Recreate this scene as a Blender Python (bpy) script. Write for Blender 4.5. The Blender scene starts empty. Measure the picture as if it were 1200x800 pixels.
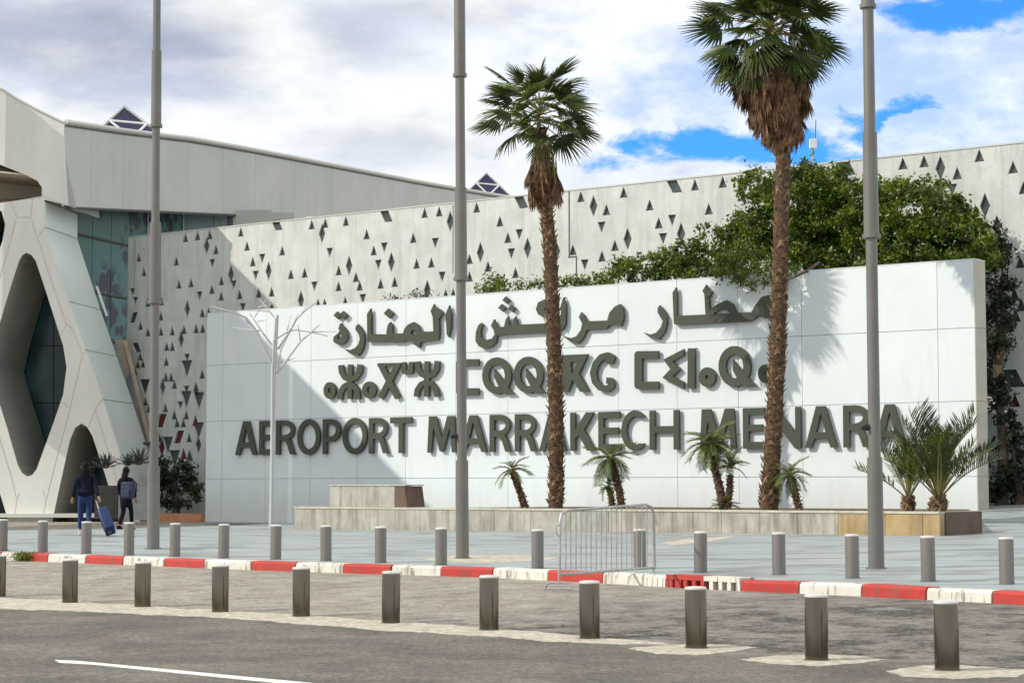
import bpy, bmesh, math, random
import numpy as np
from mathutils import Vector, Matrix, Quaternion
from mathutils.geometry import delaunay_2d_cdt
random.seed(7)
R = math.radians
scene = bpy.context.scene
COL = scene.collection

# ------------------------------------------------------------------ camera
FPX = 2400.0; HOR = 570.0; HC = 1.6
TH = math.atan((HOR - 400) / FPX)
cam = bpy.data.cameras.new('camera'); cam.lens = 72; cam.sensor_width = 36
cam.clip_start = 0.1; cam.clip_end = 5000
co = bpy.data.objects.new('camera', cam); COL.objects.link(co)
co.location = (0, 0, HC); co.rotation_euler = (R(90) + TH, 0, 0)
scene.camera = co

# ------------------------------------------------------------------ light
AZ = (0.972, 0.235)                 # the way sunlight travels over the ground
EL = 36.0
n_ = math.hypot(*AZ); AZ = (AZ[0] / n_, AZ[1] / n_)
L = Vector((AZ[0] * math.cos(R(EL)), AZ[1] * math.cos(R(EL)), -math.sin(R(EL))))
sl = bpy.data.lights.new('sun', 'SUN'); sl.energy = 2.8; sl.angle = R(0.5); sl.color = (1.0, 0.925, 0.82)
so = bpy.data.objects.new('sun', sl); COL.objects.link(so)
so.rotation_euler = L.to_track_quat('-Z', 'Y').to_euler(); so.location = (-40, -10, 60)
scene.view_settings.view_transform = 'Standard'; scene.view_settings.look = 'None'
scene.view_settings.gamma = 1.0; scene.view_settings.exposure = 0.32
try: scene.view_settings.use_curve_mapping = False
except Exception: pass

# ------------------------------------------------------------------ node helper
class NT:
    def __init__(s, tree): s.t = tree; s.n = tree.nodes; s.l = tree.links
    def node(s, typ, props=None, **ins):
        nd = s.n.new(typ)
        for k, v in (props or {}).items(): setattr(nd, k, v)
        for k, v in ins.items():
            key = int(k[1:]) if k[0] == 'i' and k[1:].isdigit() else k.replace('_', ' ')
            sk = nd.inputs[key]
            if isinstance(v, bpy.types.NodeSocket): s.l.new(v, sk)
            else: sk.default_value = v
        return nd
    def math(s, op, a, b=0.0, c=None, clamp=False):
        nd = s.node('ShaderNodeMath', {'operation': op, 'use_clamp': clamp}, i0=a, i1=b)
        if c is not None:
            if isinstance(c, bpy.types.NodeSocket): s.l.new(c, nd.inputs[2])
            else: nd.inputs[2].default_value = c
        return nd.outputs[0]
    def vm(s, op, a, b=(0, 0, 0)):
        return s.node('ShaderNodeVectorMath', {'operation': op}, i0=a, i1=b)
    def ramp(s, fac, stops, interp='LINEAR'):
        nd = s.n.new('ShaderNodeValToRGB'); nd.color_ramp.interpolation = interp
        e = nd.color_ramp.elements
        while len(e) < len(stops): e.new(0.5)
        for i, (p, c) in enumerate(stops):
            e[i].position = p
            e[i].color = (c, c, c, 1) if not isinstance(c, (tuple, list)) else (*c, 1)
        s.l.new(fac, nd.inputs[0]); return nd.outputs[0]
    def mix(s, f, a, b, mode='MIX'):
        nd = s.n.new('ShaderNodeMix'); nd.data_type = 'RGBA'; nd.blend_type = mode
        for sk, v in ((nd.inputs[0], f), (nd.inputs[6], a), (nd.inputs[7], b)):
            if isinstance(v, bpy.types.NodeSocket): s.l.new(v, sk)
            elif isinstance(v, (tuple, list)): sk.default_value = (*v[:3], 1)
            else: sk.default_value = v
        return nd.outputs[2]

# ------------------------------------------------------------------ world: Nishita sky with cloud cover
world = bpy.data.worlds.new('World'); scene.world = world; world.use_nodes = True
wt = NT(world.node_tree); world.node_tree.nodes.clear()
sky = wt.node('ShaderNodeTexSky', {'sky_type': 'NISHITA', 'sun_disc': False, 'sun_elevation': R(EL),
      'sun_rotation': math.atan2(-AZ[0], -AZ[1]) % (2 * math.pi), 'air_density': 1.0, 'dust_density': 0.5, 'ozone_density': 3.0})
tc = wt.node('ShaderNodeTexCoord').outputs['Generated']
dirn = wt.vm('NORMALIZE', tc).outputs[0]
def pxdir(x, y):
    a = (x - 600) / FPX; b = (400 - y) / FPX
    return Vector((a, math.cos(TH) - b * math.sin(TH), math.sin(TH) + b * math.cos(TH)))
def noise_w(scale, det=6, rough=0.55, stretch=2.2, off=(0, 0, 0)):
    m = wt.node('ShaderNodeMapping', i0=dirn); m.inputs['Scale'].default_value = (scale, scale, scale * stretch); m.inputs['Location'].default_value = off
    return wt.node('ShaderNodeTexNoise', Vector=m.outputs[0], Scale=1.0, Detail=det, Roughness=rough, Distortion=0.15).outputs[0]
nA = noise_w(6.0, 7, 0.55, 2.4, (3.1, 0.4, 1.2)); nB = noise_w(26.0, 7, 0.62, 2.0, (1.7, 2.2, 5.0)); nC = noise_w(11.0, 5, 0.5, 2.6, (7.7, 1.2, 0.3))
def blob(x, y, rx, ry):
    d = pxdir(x, y).normalized()
    s_ = wt.vm('SUBTRACT', dirn, tuple(d)).outputs[0]
    s2 = wt.vm('MULTIPLY', s_, (FPX / rx, FPX / rx, FPX / ry)).outputs[0]
    return wt.vm('LENGTH', s2).outputs['Value']
wob = wt.math('MULTIPLY', wt.math('SUBTRACT', nB, 0.5), 3.4)
def soft(dist, lo, hi, w=wob):
    return wt.node('ShaderNodeMapRange', {'interpolation_type': 'SMOOTHSTEP'}, Value=wt.math('ADD', dist, w), From_Min=lo, From_Max=hi, To_Min=1.0, To_Max=0.0).outputs[0]
def wsum(lst, op='MAXIMUM'):
    a = lst[0]
    for b in lst[1:]: a = wt.math(op, a, b)
    return a
hole = wsum([soft(blob(868, 176, 170, 27), 0.5, 1.35), soft(blob(1040, 150, 90, 34), 0.4, 1.3),
             soft(blob(1155, 10, 110, 28), 0.4, 1.4)])
cumul = wsum([soft(blob(1100, 160, 75, 26), 0.85, 1.15, wt.math('MULTIPLY', wob, 0.6)), soft(blob(1185, 150, 70, 30), 0.8, 1.2), soft(blob(825, 202, 75, 18), 0.6, 1.2)])
hole = wt.math('MULTIPLY', hole, wt.math('SUBTRACT', 1.0, cumul))
soft_hole = wt.math('MULTIPLY', soft(blob(1010, 95, 300, 110), 0.1, 1.6, wt.math('MULTIPLY', wob, 0.7)), 0.52)
thin = wt.node('ShaderNodeMapRange', Value=nC, From_Min=0.40, From_Max=0.62, To_Min=0.12, To_Max=0.0).outputs[0]
holeT = wt.math('MAXIMUM', wt.math('MAXIMUM', hole, soft_hole), thin, clamp=True)
wb2 = wt.math('MULTIPLY', wt.math('SUBTRACT', nC, 0.5), 3.0)
grey = wsum([soft(blob(110, 40, 290, 75), 0.1, 1.5, wb2), wt.math('MULTIPLY', soft(blob(470, 25, 230, 60), 0.1, 1.5, wb2), 0.6),
             wt.math('MULTIPLY', soft(blob(420, 165, 190, 38), 0.0, 1.5, wb2), 0.55), wt.math('MULTIPLY', soft(blob(720, 185, 120, 30), 0.0, 1.5, wb2), 0.3)])
gn = wt.node('ShaderNodeMapRange', Value=nA, From_Min=0.46, From_Max=0.66, To_Min=0.0, To_Max=0.5).outputs[0]
grey = wt.math('ADD', wt.math('MULTIPLY', grey, 0.85), wt.math('MULTIPLY', gn, 0.35), clamp=True)
brt = wt.math('MULTIPLY', soft(blob(730, 80, 210, 90), 0.2, 1.5, wb2), 0.6)
grey = wt.math('SUBTRACT', grey, brt, clamp=True)
fine = wt.node('ShaderNodeMapRange', Value=nB, From_Min=0.35, From_Max=0.65, To_Min=0.90, To_Max=1.06).outputs[0]
cloud = wt.mix(grey, (8.6, 8.75, 8.8), (3.9, 4.2, 4.95))
cloud = wt.vm('SCALE', cloud); wt.l.new(fine, cloud.inputs['Scale']); cloud = cloud.outputs[0]
skyc = wt.mix(1.0, sky.outputs[0], (0.30, 0.95, 1.75), 'MULTIPLY')
tot = wt.mix(holeT, cloud, skyc)
bg = wt.node('ShaderNodeBackground', Color=tot, Strength=0.1)
wo = wt.node('ShaderNodeOutputWorld'); wt.l.new(bg.outputs[0], wo.inputs[0])

# ------------------------------------------------------------------ pixel rays
def ray(x, y): return pxdir(x, y)
CAMP = Vector((0, 0, HC))
def atY(x, y, Y):
    d = ray(x, y); return CAMP + d * (Y / d.y)
NN = Vector((0.6, 0.8, 0)); UU = Vector((0.8, -0.6, 0))     # into the sign wall / along it to the right
def onwall(x, y, dd):
    d = ray(x, y); return CAMP + d * (dd / (NN.dot(d)))
def uz(p): return (p.x * UU.x + p.y * UU.y, p.z)
def wp(u, z, dd): return NN * dd + UU * u + Vector((0, 0, z))
DS = 56.0      # sign wall front
DR = 61.4      # rear wall front
DP = 45.45     # planter front

# ------------------------------------------------------------------ materials
MATS = {}
def mat(name, col, rough=0.6, metal=0.0, var=0.0, scale=4.0, bump=0.0, bscale=40.0, col2=None, stretch=(1, 1, 1), spec=0.5, detail=6, trans=0.0, coat=0.0):
    if name in MATS: return MATS[name]
    m = bpy.data.materials.new(name); m.use_nodes = True; t = NT(m.node_tree); m.node_tree.nodes.clear()
    out = t.node('ShaderNodeOutputMaterial'); b = t.node('ShaderNodeBsdfPrincipled'); t.l.new(b.outputs[0], out.inputs[0])
    b.inputs['Roughness'].default_value = rough; b.inputs['Metallic'].default_value = metal
    b.inputs['Specular IOR Level'].default_value = spec
    if coat: b.inputs['Coat Weight'].default_value = coat
    tcn = t.node('ShaderNodeTexCoord').outputs['Object']
    mp = t.node('ShaderNodeMapping', i0=tcn); mp.inputs['Scale'].default_value = stretch
    if var or col2:
        ns = t.node('ShaderNodeTexNoise', Vector=mp.outputs[0], Scale=scale, Detail=detail, Roughness=0.6)
        c2 = col2 or tuple(c * (1 - var) for c in col); c1 = col if col2 else tuple(min(1, c * (1 + var)) for c in col)
        f = t.ramp(ns.outputs[0], [(0.35, 0.0), (0.65, 1.0)])
        t.l.new(t.mix(f, c2, c1), b.inputs['Base Color'])
    else: b.inputs['Base Color'].default_value = (*col, 1)
    if bump:
        nb = t.node('ShaderNodeTexNoise', Vector=mp.outputs[0], Scale=bscale, Detail=5)
        bp = t.node('ShaderNodeBump', Height=nb.outputs[0], Strength=bump, Distance=0.02); t.l.new(bp.outputs[0], b.inputs['Normal'])
    if trans:
        tr = t.node('ShaderNodeBsdfTranslucent')
        src = b.inputs['Base Color']
        if src.is_linked: t.l.new(src.links[0].from_socket, tr.inputs[0])
        else: tr.inputs[0].default_value = (*col, 1)
        mx = t.node('ShaderNodeMixShader', i0=trans); t.l.new(b.outputs[0], mx.inputs[1]); t.l.new(tr.outputs[0], mx.inputs[2]); t.l.new(mx.outputs[0], out.inputs[0])
    MATS[name] = m; return m

def mat_weather(name, base, dark, stainc, rough=0.85, vs=1.0, bump=0.25, streak=0.5, metal=0.0, thr=(0.48, 0.72), vary=0.0):
    """surface with vertical rain streaks, blotches and pores"""
    if name in MATS: return MATS[name]
    m = bpy.data.materials.new(name); m.use_nodes = True; t = NT(m.node_tree); m.node_tree.nodes.clear()
    out = t.node('ShaderNodeOutputMaterial'); b = t.node('ShaderNodeBsdfPrincipled'); t.l.new(b.outputs[0], out.inputs[0])
    b.inputs['Roughness'].default_value = rough; b.inputs['Metallic'].default_value = metal
    g = t.node('ShaderNodeNewGeometry').outputs['Position']
    def nz(sc, st, det=6, r=0.6):
        mp = t.node('ShaderNodeMapping', i0=g); mp.inputs['Scale'].default_value = st
        return t.node('ShaderNodeTexNoise', Vector=mp.outputs[0], Scale=sc, Detail=det, Roughness=r).outputs[0]
    bl = nz(0.9 * vs, (1, 1, 1)); st = nz(3.0 * vs, (1, 1, 0.12)); fi = nz(14 * vs, (1, 1, 1), 8, 0.7)
    c = t.mix(t.ramp(bl, [(0.38, 0.0), (0.66, 1.0)]), base, dark)
    c = t.mix(t.math('MULTIPLY', t.ramp(st, [(thr[0], 0.0), (thr[1], 1.0)]), streak), c, stainc)
    c = t.mix(t.math('MULTIPLY', t.ramp(fi, [(0.45, 0.0), (0.75, 1.0)]), 0.25), c, dark)
    if vary:
        rnd_ = t.node('ShaderNodeObjectInfo').outputs['Random']; c = t.mix(t.math('MULTIPLY', rnd_, vary), c, dark)
        zz_ = t.node('ShaderNodeSeparateXYZ', i0=g).outputs[2]
        lowf = t.node('ShaderNodeMapRange', Value=t.math('ADD', zz_, t.math('MULTIPLY', st, 1.6)), From_Min=1.5, From_Max=2.6, To_Min=0.55, To_Max=0.0).outputs[0]
        c = t.mix(lowf, c, stainc)
    t.l.new(c, b.inputs['Base Color'])
    bp = t.node('ShaderNodeBump', Height=fi, Strength=bump, Distance=0.02); t.l.new(bp.outputs[0], b.inputs['Normal'])
    MATS[name] = m; return m

M_panel = mat_weather('sign panel white', (0.72, 0.785, 0.79), (0.66, 0.73, 0.74), (0.50, 0.53, 0.50), 0.45, 0.7, 0.05, 0.4, thr=(0.55, 0.80), vary=0.7)
M_panel_side = mat('sign side stone', (0.50, 0.47, 0.40), 0.7, var=0.06, scale=2)
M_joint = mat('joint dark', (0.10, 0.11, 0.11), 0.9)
M_core = mat('panel joint grey', (0.42, 0.46, 0.47), 0.9)
M_letter = mat('letter green grey', (0.046, 0.056, 0.034), 0.5, var=0.1, scale=1.5)
M_rear = mat_weather('rear wall render', (0.63, 0.65, 0.61), (0.52, 0.54, 0.505), (0.38, 0.40, 0.37), 0.9, 1.1, 0.8, 0.6)
M_pane = mat('dark pane', (0.06, 0.075, 0.078), 0.25, var=0.3, scale=3)
M_panered = mat('red pane', (0.11, 0.012, 0.016), 0.35)
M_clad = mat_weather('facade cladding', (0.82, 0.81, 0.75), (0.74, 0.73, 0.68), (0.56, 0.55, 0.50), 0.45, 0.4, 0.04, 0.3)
M_reveal_shade = mat_weather('opening reveal shade', (0.36, 0.355, 0.31), (0.31, 0.305, 0.27), (0.25, 0.245, 0.22), 0.5, 0.4, 0.05, 0.3)  # recess shade put into the colour: darker copy of the facade cladding
M_clad2 = mat('facade cladding white', (0.72, 0.78, 0.74), 0.4, var=0.04, scale=0.6)
M_fascia = mat_weather('fascia metal', (0.53, 0.54, 0.49), (0.47, 0.49, 0.44), (0.38, 0.40, 0.35), 0.5, 0.35, 0.05, 0.3)
M_trim = mat('roof trim', (0.66, 0.66, 0.58), 0.5)
M_soffit = mat('timber soffit', (0.80, 0.71, 0.56), 0.6, var=0.12, scale=3, stretch=(1, 6, 6))
M_tan = mat('tan strip', (0.42, 0.32, 0.23), 0.6, var=0.15, scale=2)
M_conc = mat_weather('planter stone', (0.47, 0.45, 0.385), (0.33, 0.315, 0.265), (0.15, 0.135, 0.10), 0.9, 1.6, 0.6, 0.75, thr=(0.45, 0.68))
M_conc2 = mat_weather('planter stone ochre', (0.46, 0.36, 0.20), (0.36, 0.24, 0.10), (0.22, 0.15, 0.09), 0.9, 1.6, 0.6, 0.7, thr=(0.45, 0.68))
M_cope = mat('coping stone', (0.50, 0.48, 0.38), 0.85, var=0.15, scale=3, bump=0.3)
M_soil = mat('soil', (0.12, 0.08, 0.05), 1.0, var=0.3, scale=6, bump=0.6)
M_steel = mat('stainless back row', (0.20, 0.19, 0.17), 0.38, 0.45, var=0.08, scale=3, stretch=(12, 12, 0.6), bump=0.02)
M_steel2 = mat('stainless front row', (0.15, 0.128, 0.092), 0.15, 1.0, var=0.12, scale=2, stretch=(6, 6, 0.4), bump=0.05, bscale=9)
M_cap = mat('steel cap', (0.72, 0.71, 0.68), 0.45, 0.6)
M_pole = mat('pole grey paint', (0.18, 0.175, 0.155), 0.36, 0.35, var=0.08, scale=1.5)
M_black = mat('black plastic', (0.012, 0.012, 0.013), 0.5)
M_lamp = mat('pale grey painted steel', (0.50, 0.50, 0.48), 0.45)
M_white = mat('white painted steel', (0.80, 0.80, 0.78), 0.4, var=0.03)
M_galv = mat('galvanised steel', (0.42, 0.42, 0.41), 0.35, 0.6, var=0.15, scale=6)
M_red = mat_weather('kerb red paint', (0.56, 0.055, 0.04), (0.46, 0.045, 0.035), (0.20, 0.10, 0.08), 0.75, 4.5, 0.9, 0.8, thr=(0.54, 0.62))
M_kwhite = mat_weather('kerb white paint', (0.80, 0.78, 0.70), (0.70, 0.67, 0.58), (0.20, 0.18, 0.15), 0.8, 4.5, 0.9, 0.8, thr=(0.53, 0.62))
M_line = mat('line paint', (0.74, 0.73, 0.66), 0.7, var=0.15, scale=12, bump=0.3)
M_trunk = mat('palm trunk', (0.13, 0.075, 0.04), 0.95, col2=(0.05, 0.028, 0.018), scale=7, bump=0.8, bscale=25)
M_boot = mat('palm leaf base', (0.36, 0.24, 0.13), 0.9, col2=(0.06, 0.034, 0.02), scale=5, bump=0.3)
M_dead = mat('dead palm thatch', (0.29, 0.17, 0.09), 0.95, col2=(0.06, 0.032, 0.02), scale=4, trans=0.15)
M_frond = mat('palm green', (0.085, 0.13, 0.018), 0.42, col2=(0.014, 0.030, 0.009), scale=2.2, trans=0.22)
M_frond2 = mat('palm light green', (0.17, 0.235, 0.03), 0.5, col2=(0.045, 0.09, 0.02), scale=3, trans=0.3)
M_date = mat('date palm green', (0.075, 0.10, 0.035), 0.5, col2=(0.018, 0.03, 0.012), scale=3, trans=0.15)
M_petiole = mat('petiole', (0.22, 0.20, 0.07), 0.7)
M_leaf = mat('ficus leaves', (0.17, 0.245, 0.014), 0.38, col2=(0.018, 0.040, 0.006), scale=1.7, trans=0.25, detail=9)
M_leafd = mat('dark leaves', (0.030, 0.045, 0.014), 0.5, col2=(0.012, 0.02, 0.008), scale=2, trans=0.1)
M_bark = mat('bark', (0.12, 0.09, 0.06), 0.9, var=0.3, bump=0.5)
M_skin = mat('skin', (0.32, 0.17, 0.11), 0.55)
M_hair = mat('black hair', (0.010, 0.008, 0.008), 0.6, spec=0.08)
M_navy = mat('navy jacket', (0.012, 0.014, 0.030), 0.8, spec=0.08, var=0.3, scale=8)
M_blackc = mat('black cloth', (0.010, 0.009, 0.012), 0.85, spec=0.08, var=0.3, scale=8)
M_jeans = mat('blue jeans', (0.008, 0.028, 0.11), 0.85, var=0.25, scale=10)
M_shoe = mat('white shoes', (0.75, 0.75, 0.73), 0.6)
M_bag = mat('grey backpack', (0.045, 0.05, 0.085), 0.75, spec=0.1, var=0.3, scale=9)
M_case = mat('blue suitcase shell', (0.004, 0.02, 0.10), 0.4, var=0.15, scale=4)
M_terra = mat('terracotta edging', (0.55, 0.26, 0.13), 0.8, var=0.15)
M_greypot = mat('grey planter paint', (0.30, 0.31, 0.31), 0.7, var=0.1)

def mat_glass(name, a, b_, rough=0.3):
    m = bpy.data.materials.new(name); m.use_nodes = True; t = NT(m.node_tree); b = t.n['Principled BSDF']
    g = t.node('ShaderNodeNewGeometry').outputs['Position']
    v = t.node('ShaderNodeTexVoronoi', Vector=g, Scale=1.5)
    ns = t.node('ShaderNodeTexNoise', Vector=g, Scale=0.30, Detail=3)
    f = t.math('MULTIPLY', t.ramp(v.outputs['Distance'], [(0.50, 1.0), (0.56, 0.0)]), t.ramp(ns.outputs[0], [(0.46, 0.0), (0.52, 1.0)]))
    t.l.new(t.mix(f, a, b_), b.inputs['Base Color']); b.inputs['Roughness'].default_value = rough; b.inputs['Specular IOR Level'].default_value = 0.25
    return m
M_glass = mat_glass('printed curtain glass', (0.045, 0.15, 0.14), (0.008, 0.018, 0.035))
M_glassd = mat('teal glass', (0.02, 0.10, 0.105), 0.15, col2=(0.004, 0.022, 0.03), scale=0.5, spec=0.35)
M_sky_pane = mat('skylight pane', (0.015, 0.02, 0.06), 0.2, var=0.5, scale=1.2)

# asphalt, paving
def mat_asphalt():
    m = bpy.data.materials.new('asphalt'); m.use_nodes = True; t = NT(m.node_tree); b = t.n['Principled BSDF']
    g = t.node('ShaderNodeNewGeometry').outputs['Position']
    def nz(sc, st=(1, 1, 1), det=6, r=0.6, rot=0.0):
        mp = t.node('ShaderNodeMapping', i0=g); mp.inputs['Scale'].default_value = st; mp.inputs['Rotation'].default_value = (0, 0, rot)
        return t.node('ShaderNodeTexNoise', Vector=mp.outputs[0], Scale=sc, Detail=det, Roughness=r).outputs[0]
    big = nz(0.55, (1, 1, 1), 8, 0.7); st = nz(0.8, (1, 1, 1), 7, 0.68); grain = nz(13, (1, 1, 1), 5, 0.9)
    sp = t.node('ShaderNodeSeparateXYZ', i0=g)
    d = t.math('ADD', t.math('MULTIPLY', sp.outputs[0], 0.707), t.math('MULTIPLY', sp.outputs[1], 0.707))
    # the lane behind the bollards is a paler, dustier surface; on its right half broken and dark
    c = t.mix(t.ramp(big, [(0.35, 0.0), (0.65, 1.0)]), (0.185, 0.168, 0.142), (0.34, 0.30, 0.24))
    c = t.mix(t.math('MULTIPLY', t.ramp(st, [(0.46, 0.0), (0.60, 1.0)]), 0.7), c, (0.12, 0.108, 0.09))
    lane = t.node('ShaderNodeMapRange', Value=t.math('ADD', d, t.math('MULTIPLY', t.math('SUBTRACT', big, 0.5), 1.5)), From_Min=15.3, From_Max=16.2).outputs[0]
    lane_c = t.mix(t.ramp(st, [(0.38, 0.0), (0.62, 1.0)]), (0.50, 0.46, 0.39), (0.36, 0.315, 0.245))
    c = t.mix(lane, c, lane_c)
    u = t.math('SUBTRACT', t.math('MULTIPLY', sp.outputs[0], 0.707), t.math('MULTIPLY', sp.outputs[1], 0.707))
    rgt = t.node('ShaderNodeMapRange', Value=t.math('ADD', u, t.math('MULTIPLY', t.math('SUBTRACT', big, 0.5), 6.0)), From_Min=-19.0, From_Max=-15.5).outputs[0]
    crk = nz(1.3, (1, 1, 1), 10, 0.80, R(12))
    cc = t.mix(t.ramp(crk, [(0.42, 0.0), (0.56, 1.0)]), (0.36, 0.33, 0.28), (0.15, 0.138, 0.118))
    cc = t.mix(t.ramp(crk, [(0.52, 0.0), (0.55, 1.0)]), cc, (0.028, 0.026, 0.023))
    c = t.mix(t.math('MULTIPLY', lane, rgt), c, cc)
    c = t.mix(t.math('MULTIPLY', t.ramp(grain, [(0.44, 0.0), (0.60, 1.0)]), 0.75), c, t.mix(lane, (0.055, 0.047, 0.037), (0.27, 0.24, 0.19)))
    mot = nz(2.2, (1, 1, 1), 7, 0.75)
    c = t.mix(t.math('MULTIPLY', t.ramp(mot, [(0.50, 0.0), (0.64, 1.0)]), 0.5), c, (0.10, 0.088, 0.07))
    crk2 = t.node('ShaderNodeTexNoise', Vector=g, Scale=0.9, Detail=9, Roughness=0.75, Distortion=1.2).outputs[0]
    ln_ = t.math('ABSOLUTE', t.math('SUBTRACT', crk2, 0.5))
    c = t.mix(t.math('MULTIPLY', t.ramp(ln_, [(0.0, 1.0), (0.012, 0.0)]), 0.75), c, (0.045, 0.04, 0.034))
    pale = t.ramp(nz(17, (1, 1, 1), 5, 0.95), [(0.555, 0.0), (0.63, 1.0)])
    c = t.mix(t.math('MULTIPLY', pale, 0.6), c, (0.55, 0.52, 0.46))
    t.l.new(c, b.inputs['Base Color']); b.inputs['Roughness'].default_value = 0.95
    hgt = t.math('ADD', grain, t.math('MULTIPLY', crk, t.math('MULTIPLY', t.math('MULTIPLY', lane, rgt), 3.0)))
    bp = t.node('ShaderNodeBump', Height=hgt, Strength=1.0, Distance=0.035); t.l.new(bp.outputs[0], b.inputs['Normal'])
    return m
M_asph = mat_asphalt()
def mat_plaza():
    m = bpy.data.materials.new('plaza paving'); m.use_nodes = True; t = NT(m.node_tree); b = t.n['Principled BSDF']
    g = t.node('ShaderNodeNewGeometry').outputs['Position']
    mp = t.node('ShaderNodeMapping', i0=g); mp.inputs['Rotation'].default_value = (0, 0, R(5)); mp.inputs['Location'].default_value = (170, 0.3, 0); mp.inputs['Scale'].default_value = (1, 1, 0)
    br = t.node('ShaderNodeTexBrick', Vector=mp.outputs[0], Scale=1.0, Mortar_Size=0.03, Mortar_Smooth=0.2, Brick_Width=700.0, Row_Height=1.2, Color1=(0.29, 0.34, 0.34, 1), Color2=(0.335, 0.385, 0.38, 1), Mortar=(0.07, 0.075, 0.075, 1))
    ns = t.node('ShaderNodeTexNoise', Vector=g, Scale=0.4, Detail=6)
    st = t.node('ShaderNodeMapping', i0=g); st.inputs['Scale'].default_value = (0.7, 1.2, 1); st.inputs['Rotation'].default_value = (0, 0, R(10))
    n2 = t.node('ShaderNodeTexNoise', Vector=st.outputs[0], Scale=1.1, Detail=6)
    c = t.mix(t.math('MULTIPLY', t.ramp(ns.outputs[0], [(0.4, 0.0), (0.7, 1.0)]), 0.5), br.outputs[0], (0.36, 0.36, 0.33))
    c = t.mix(t.math('MULTIPLY', t.ramp(n2.outputs[0], [(0.50, 0.0), (0.60, 1.0)]), 0.7), c, (0.17, 0.18, 0.17))
    t.l.new(c, b.inputs['Base Color']); b.inputs['Roughness'].default_value = 0.6
    bp = t.node('ShaderNodeBump', Height=n2.outputs[0], Strength=0.15, Distance=0.02); t.l.new(bp.outputs[0], b.inputs['Normal'])
    return m
M_plaza = mat_plaza()
M_strip = mat_weather('concrete strip', (0.70, 0.64, 0.51), (0.50, 0.45, 0.36), (0.20, 0.18, 0.15), 0.95, 4.0, 0.8, 0.6, thr=(0.42, 0.62))

# ------------------------------------------------------------------ object helpers
def link(name, me, parent=None, m=None):
    if isinstance(m, (list, tuple)): m = None
    o = bpy.data.objects.new(name, me); COL.objects.link(o)
    if parent: o.parent = parent; o.matrix_parent_inverse = Matrix.Translation(-parent.location) if not parent.rotation_euler.z else parent_inv(parent)
    if m is not None and me is not None and not me.materials: me.materials.append(m)
    return o
def parent_inv(p): return (Matrix.Translation(p.location) @ Matrix.Rotation(p.rotation_euler.z, 4, 'Z')).inverted()
def localchild(name, me, parent, mw, m=None):       # child placed by a local matrix
    o = bpy.data.objects.new(name, me); COL.objects.link(o); o.parent = parent; o.matrix_local = mw
    if m is not None and not me.materials: me.materials.append(m)
    return o
def tag(o, label=None, cat=None, group=None, kind=None):
    if label: o['label'] = label
    if cat: o['category'] = cat
    if group: o['group'] = group
    if kind: o['kind'] = kind
    return o
def thing(name, loc, label, cat, group=None, rz=0):
    o = bpy.data.objects.new(name, None); o.empty_display_size = 0.3; COL.objects.link(o)
    o.location = loc; o.rotation_euler = (0, 0, rz); return tag(o, label, cat, group)
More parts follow.
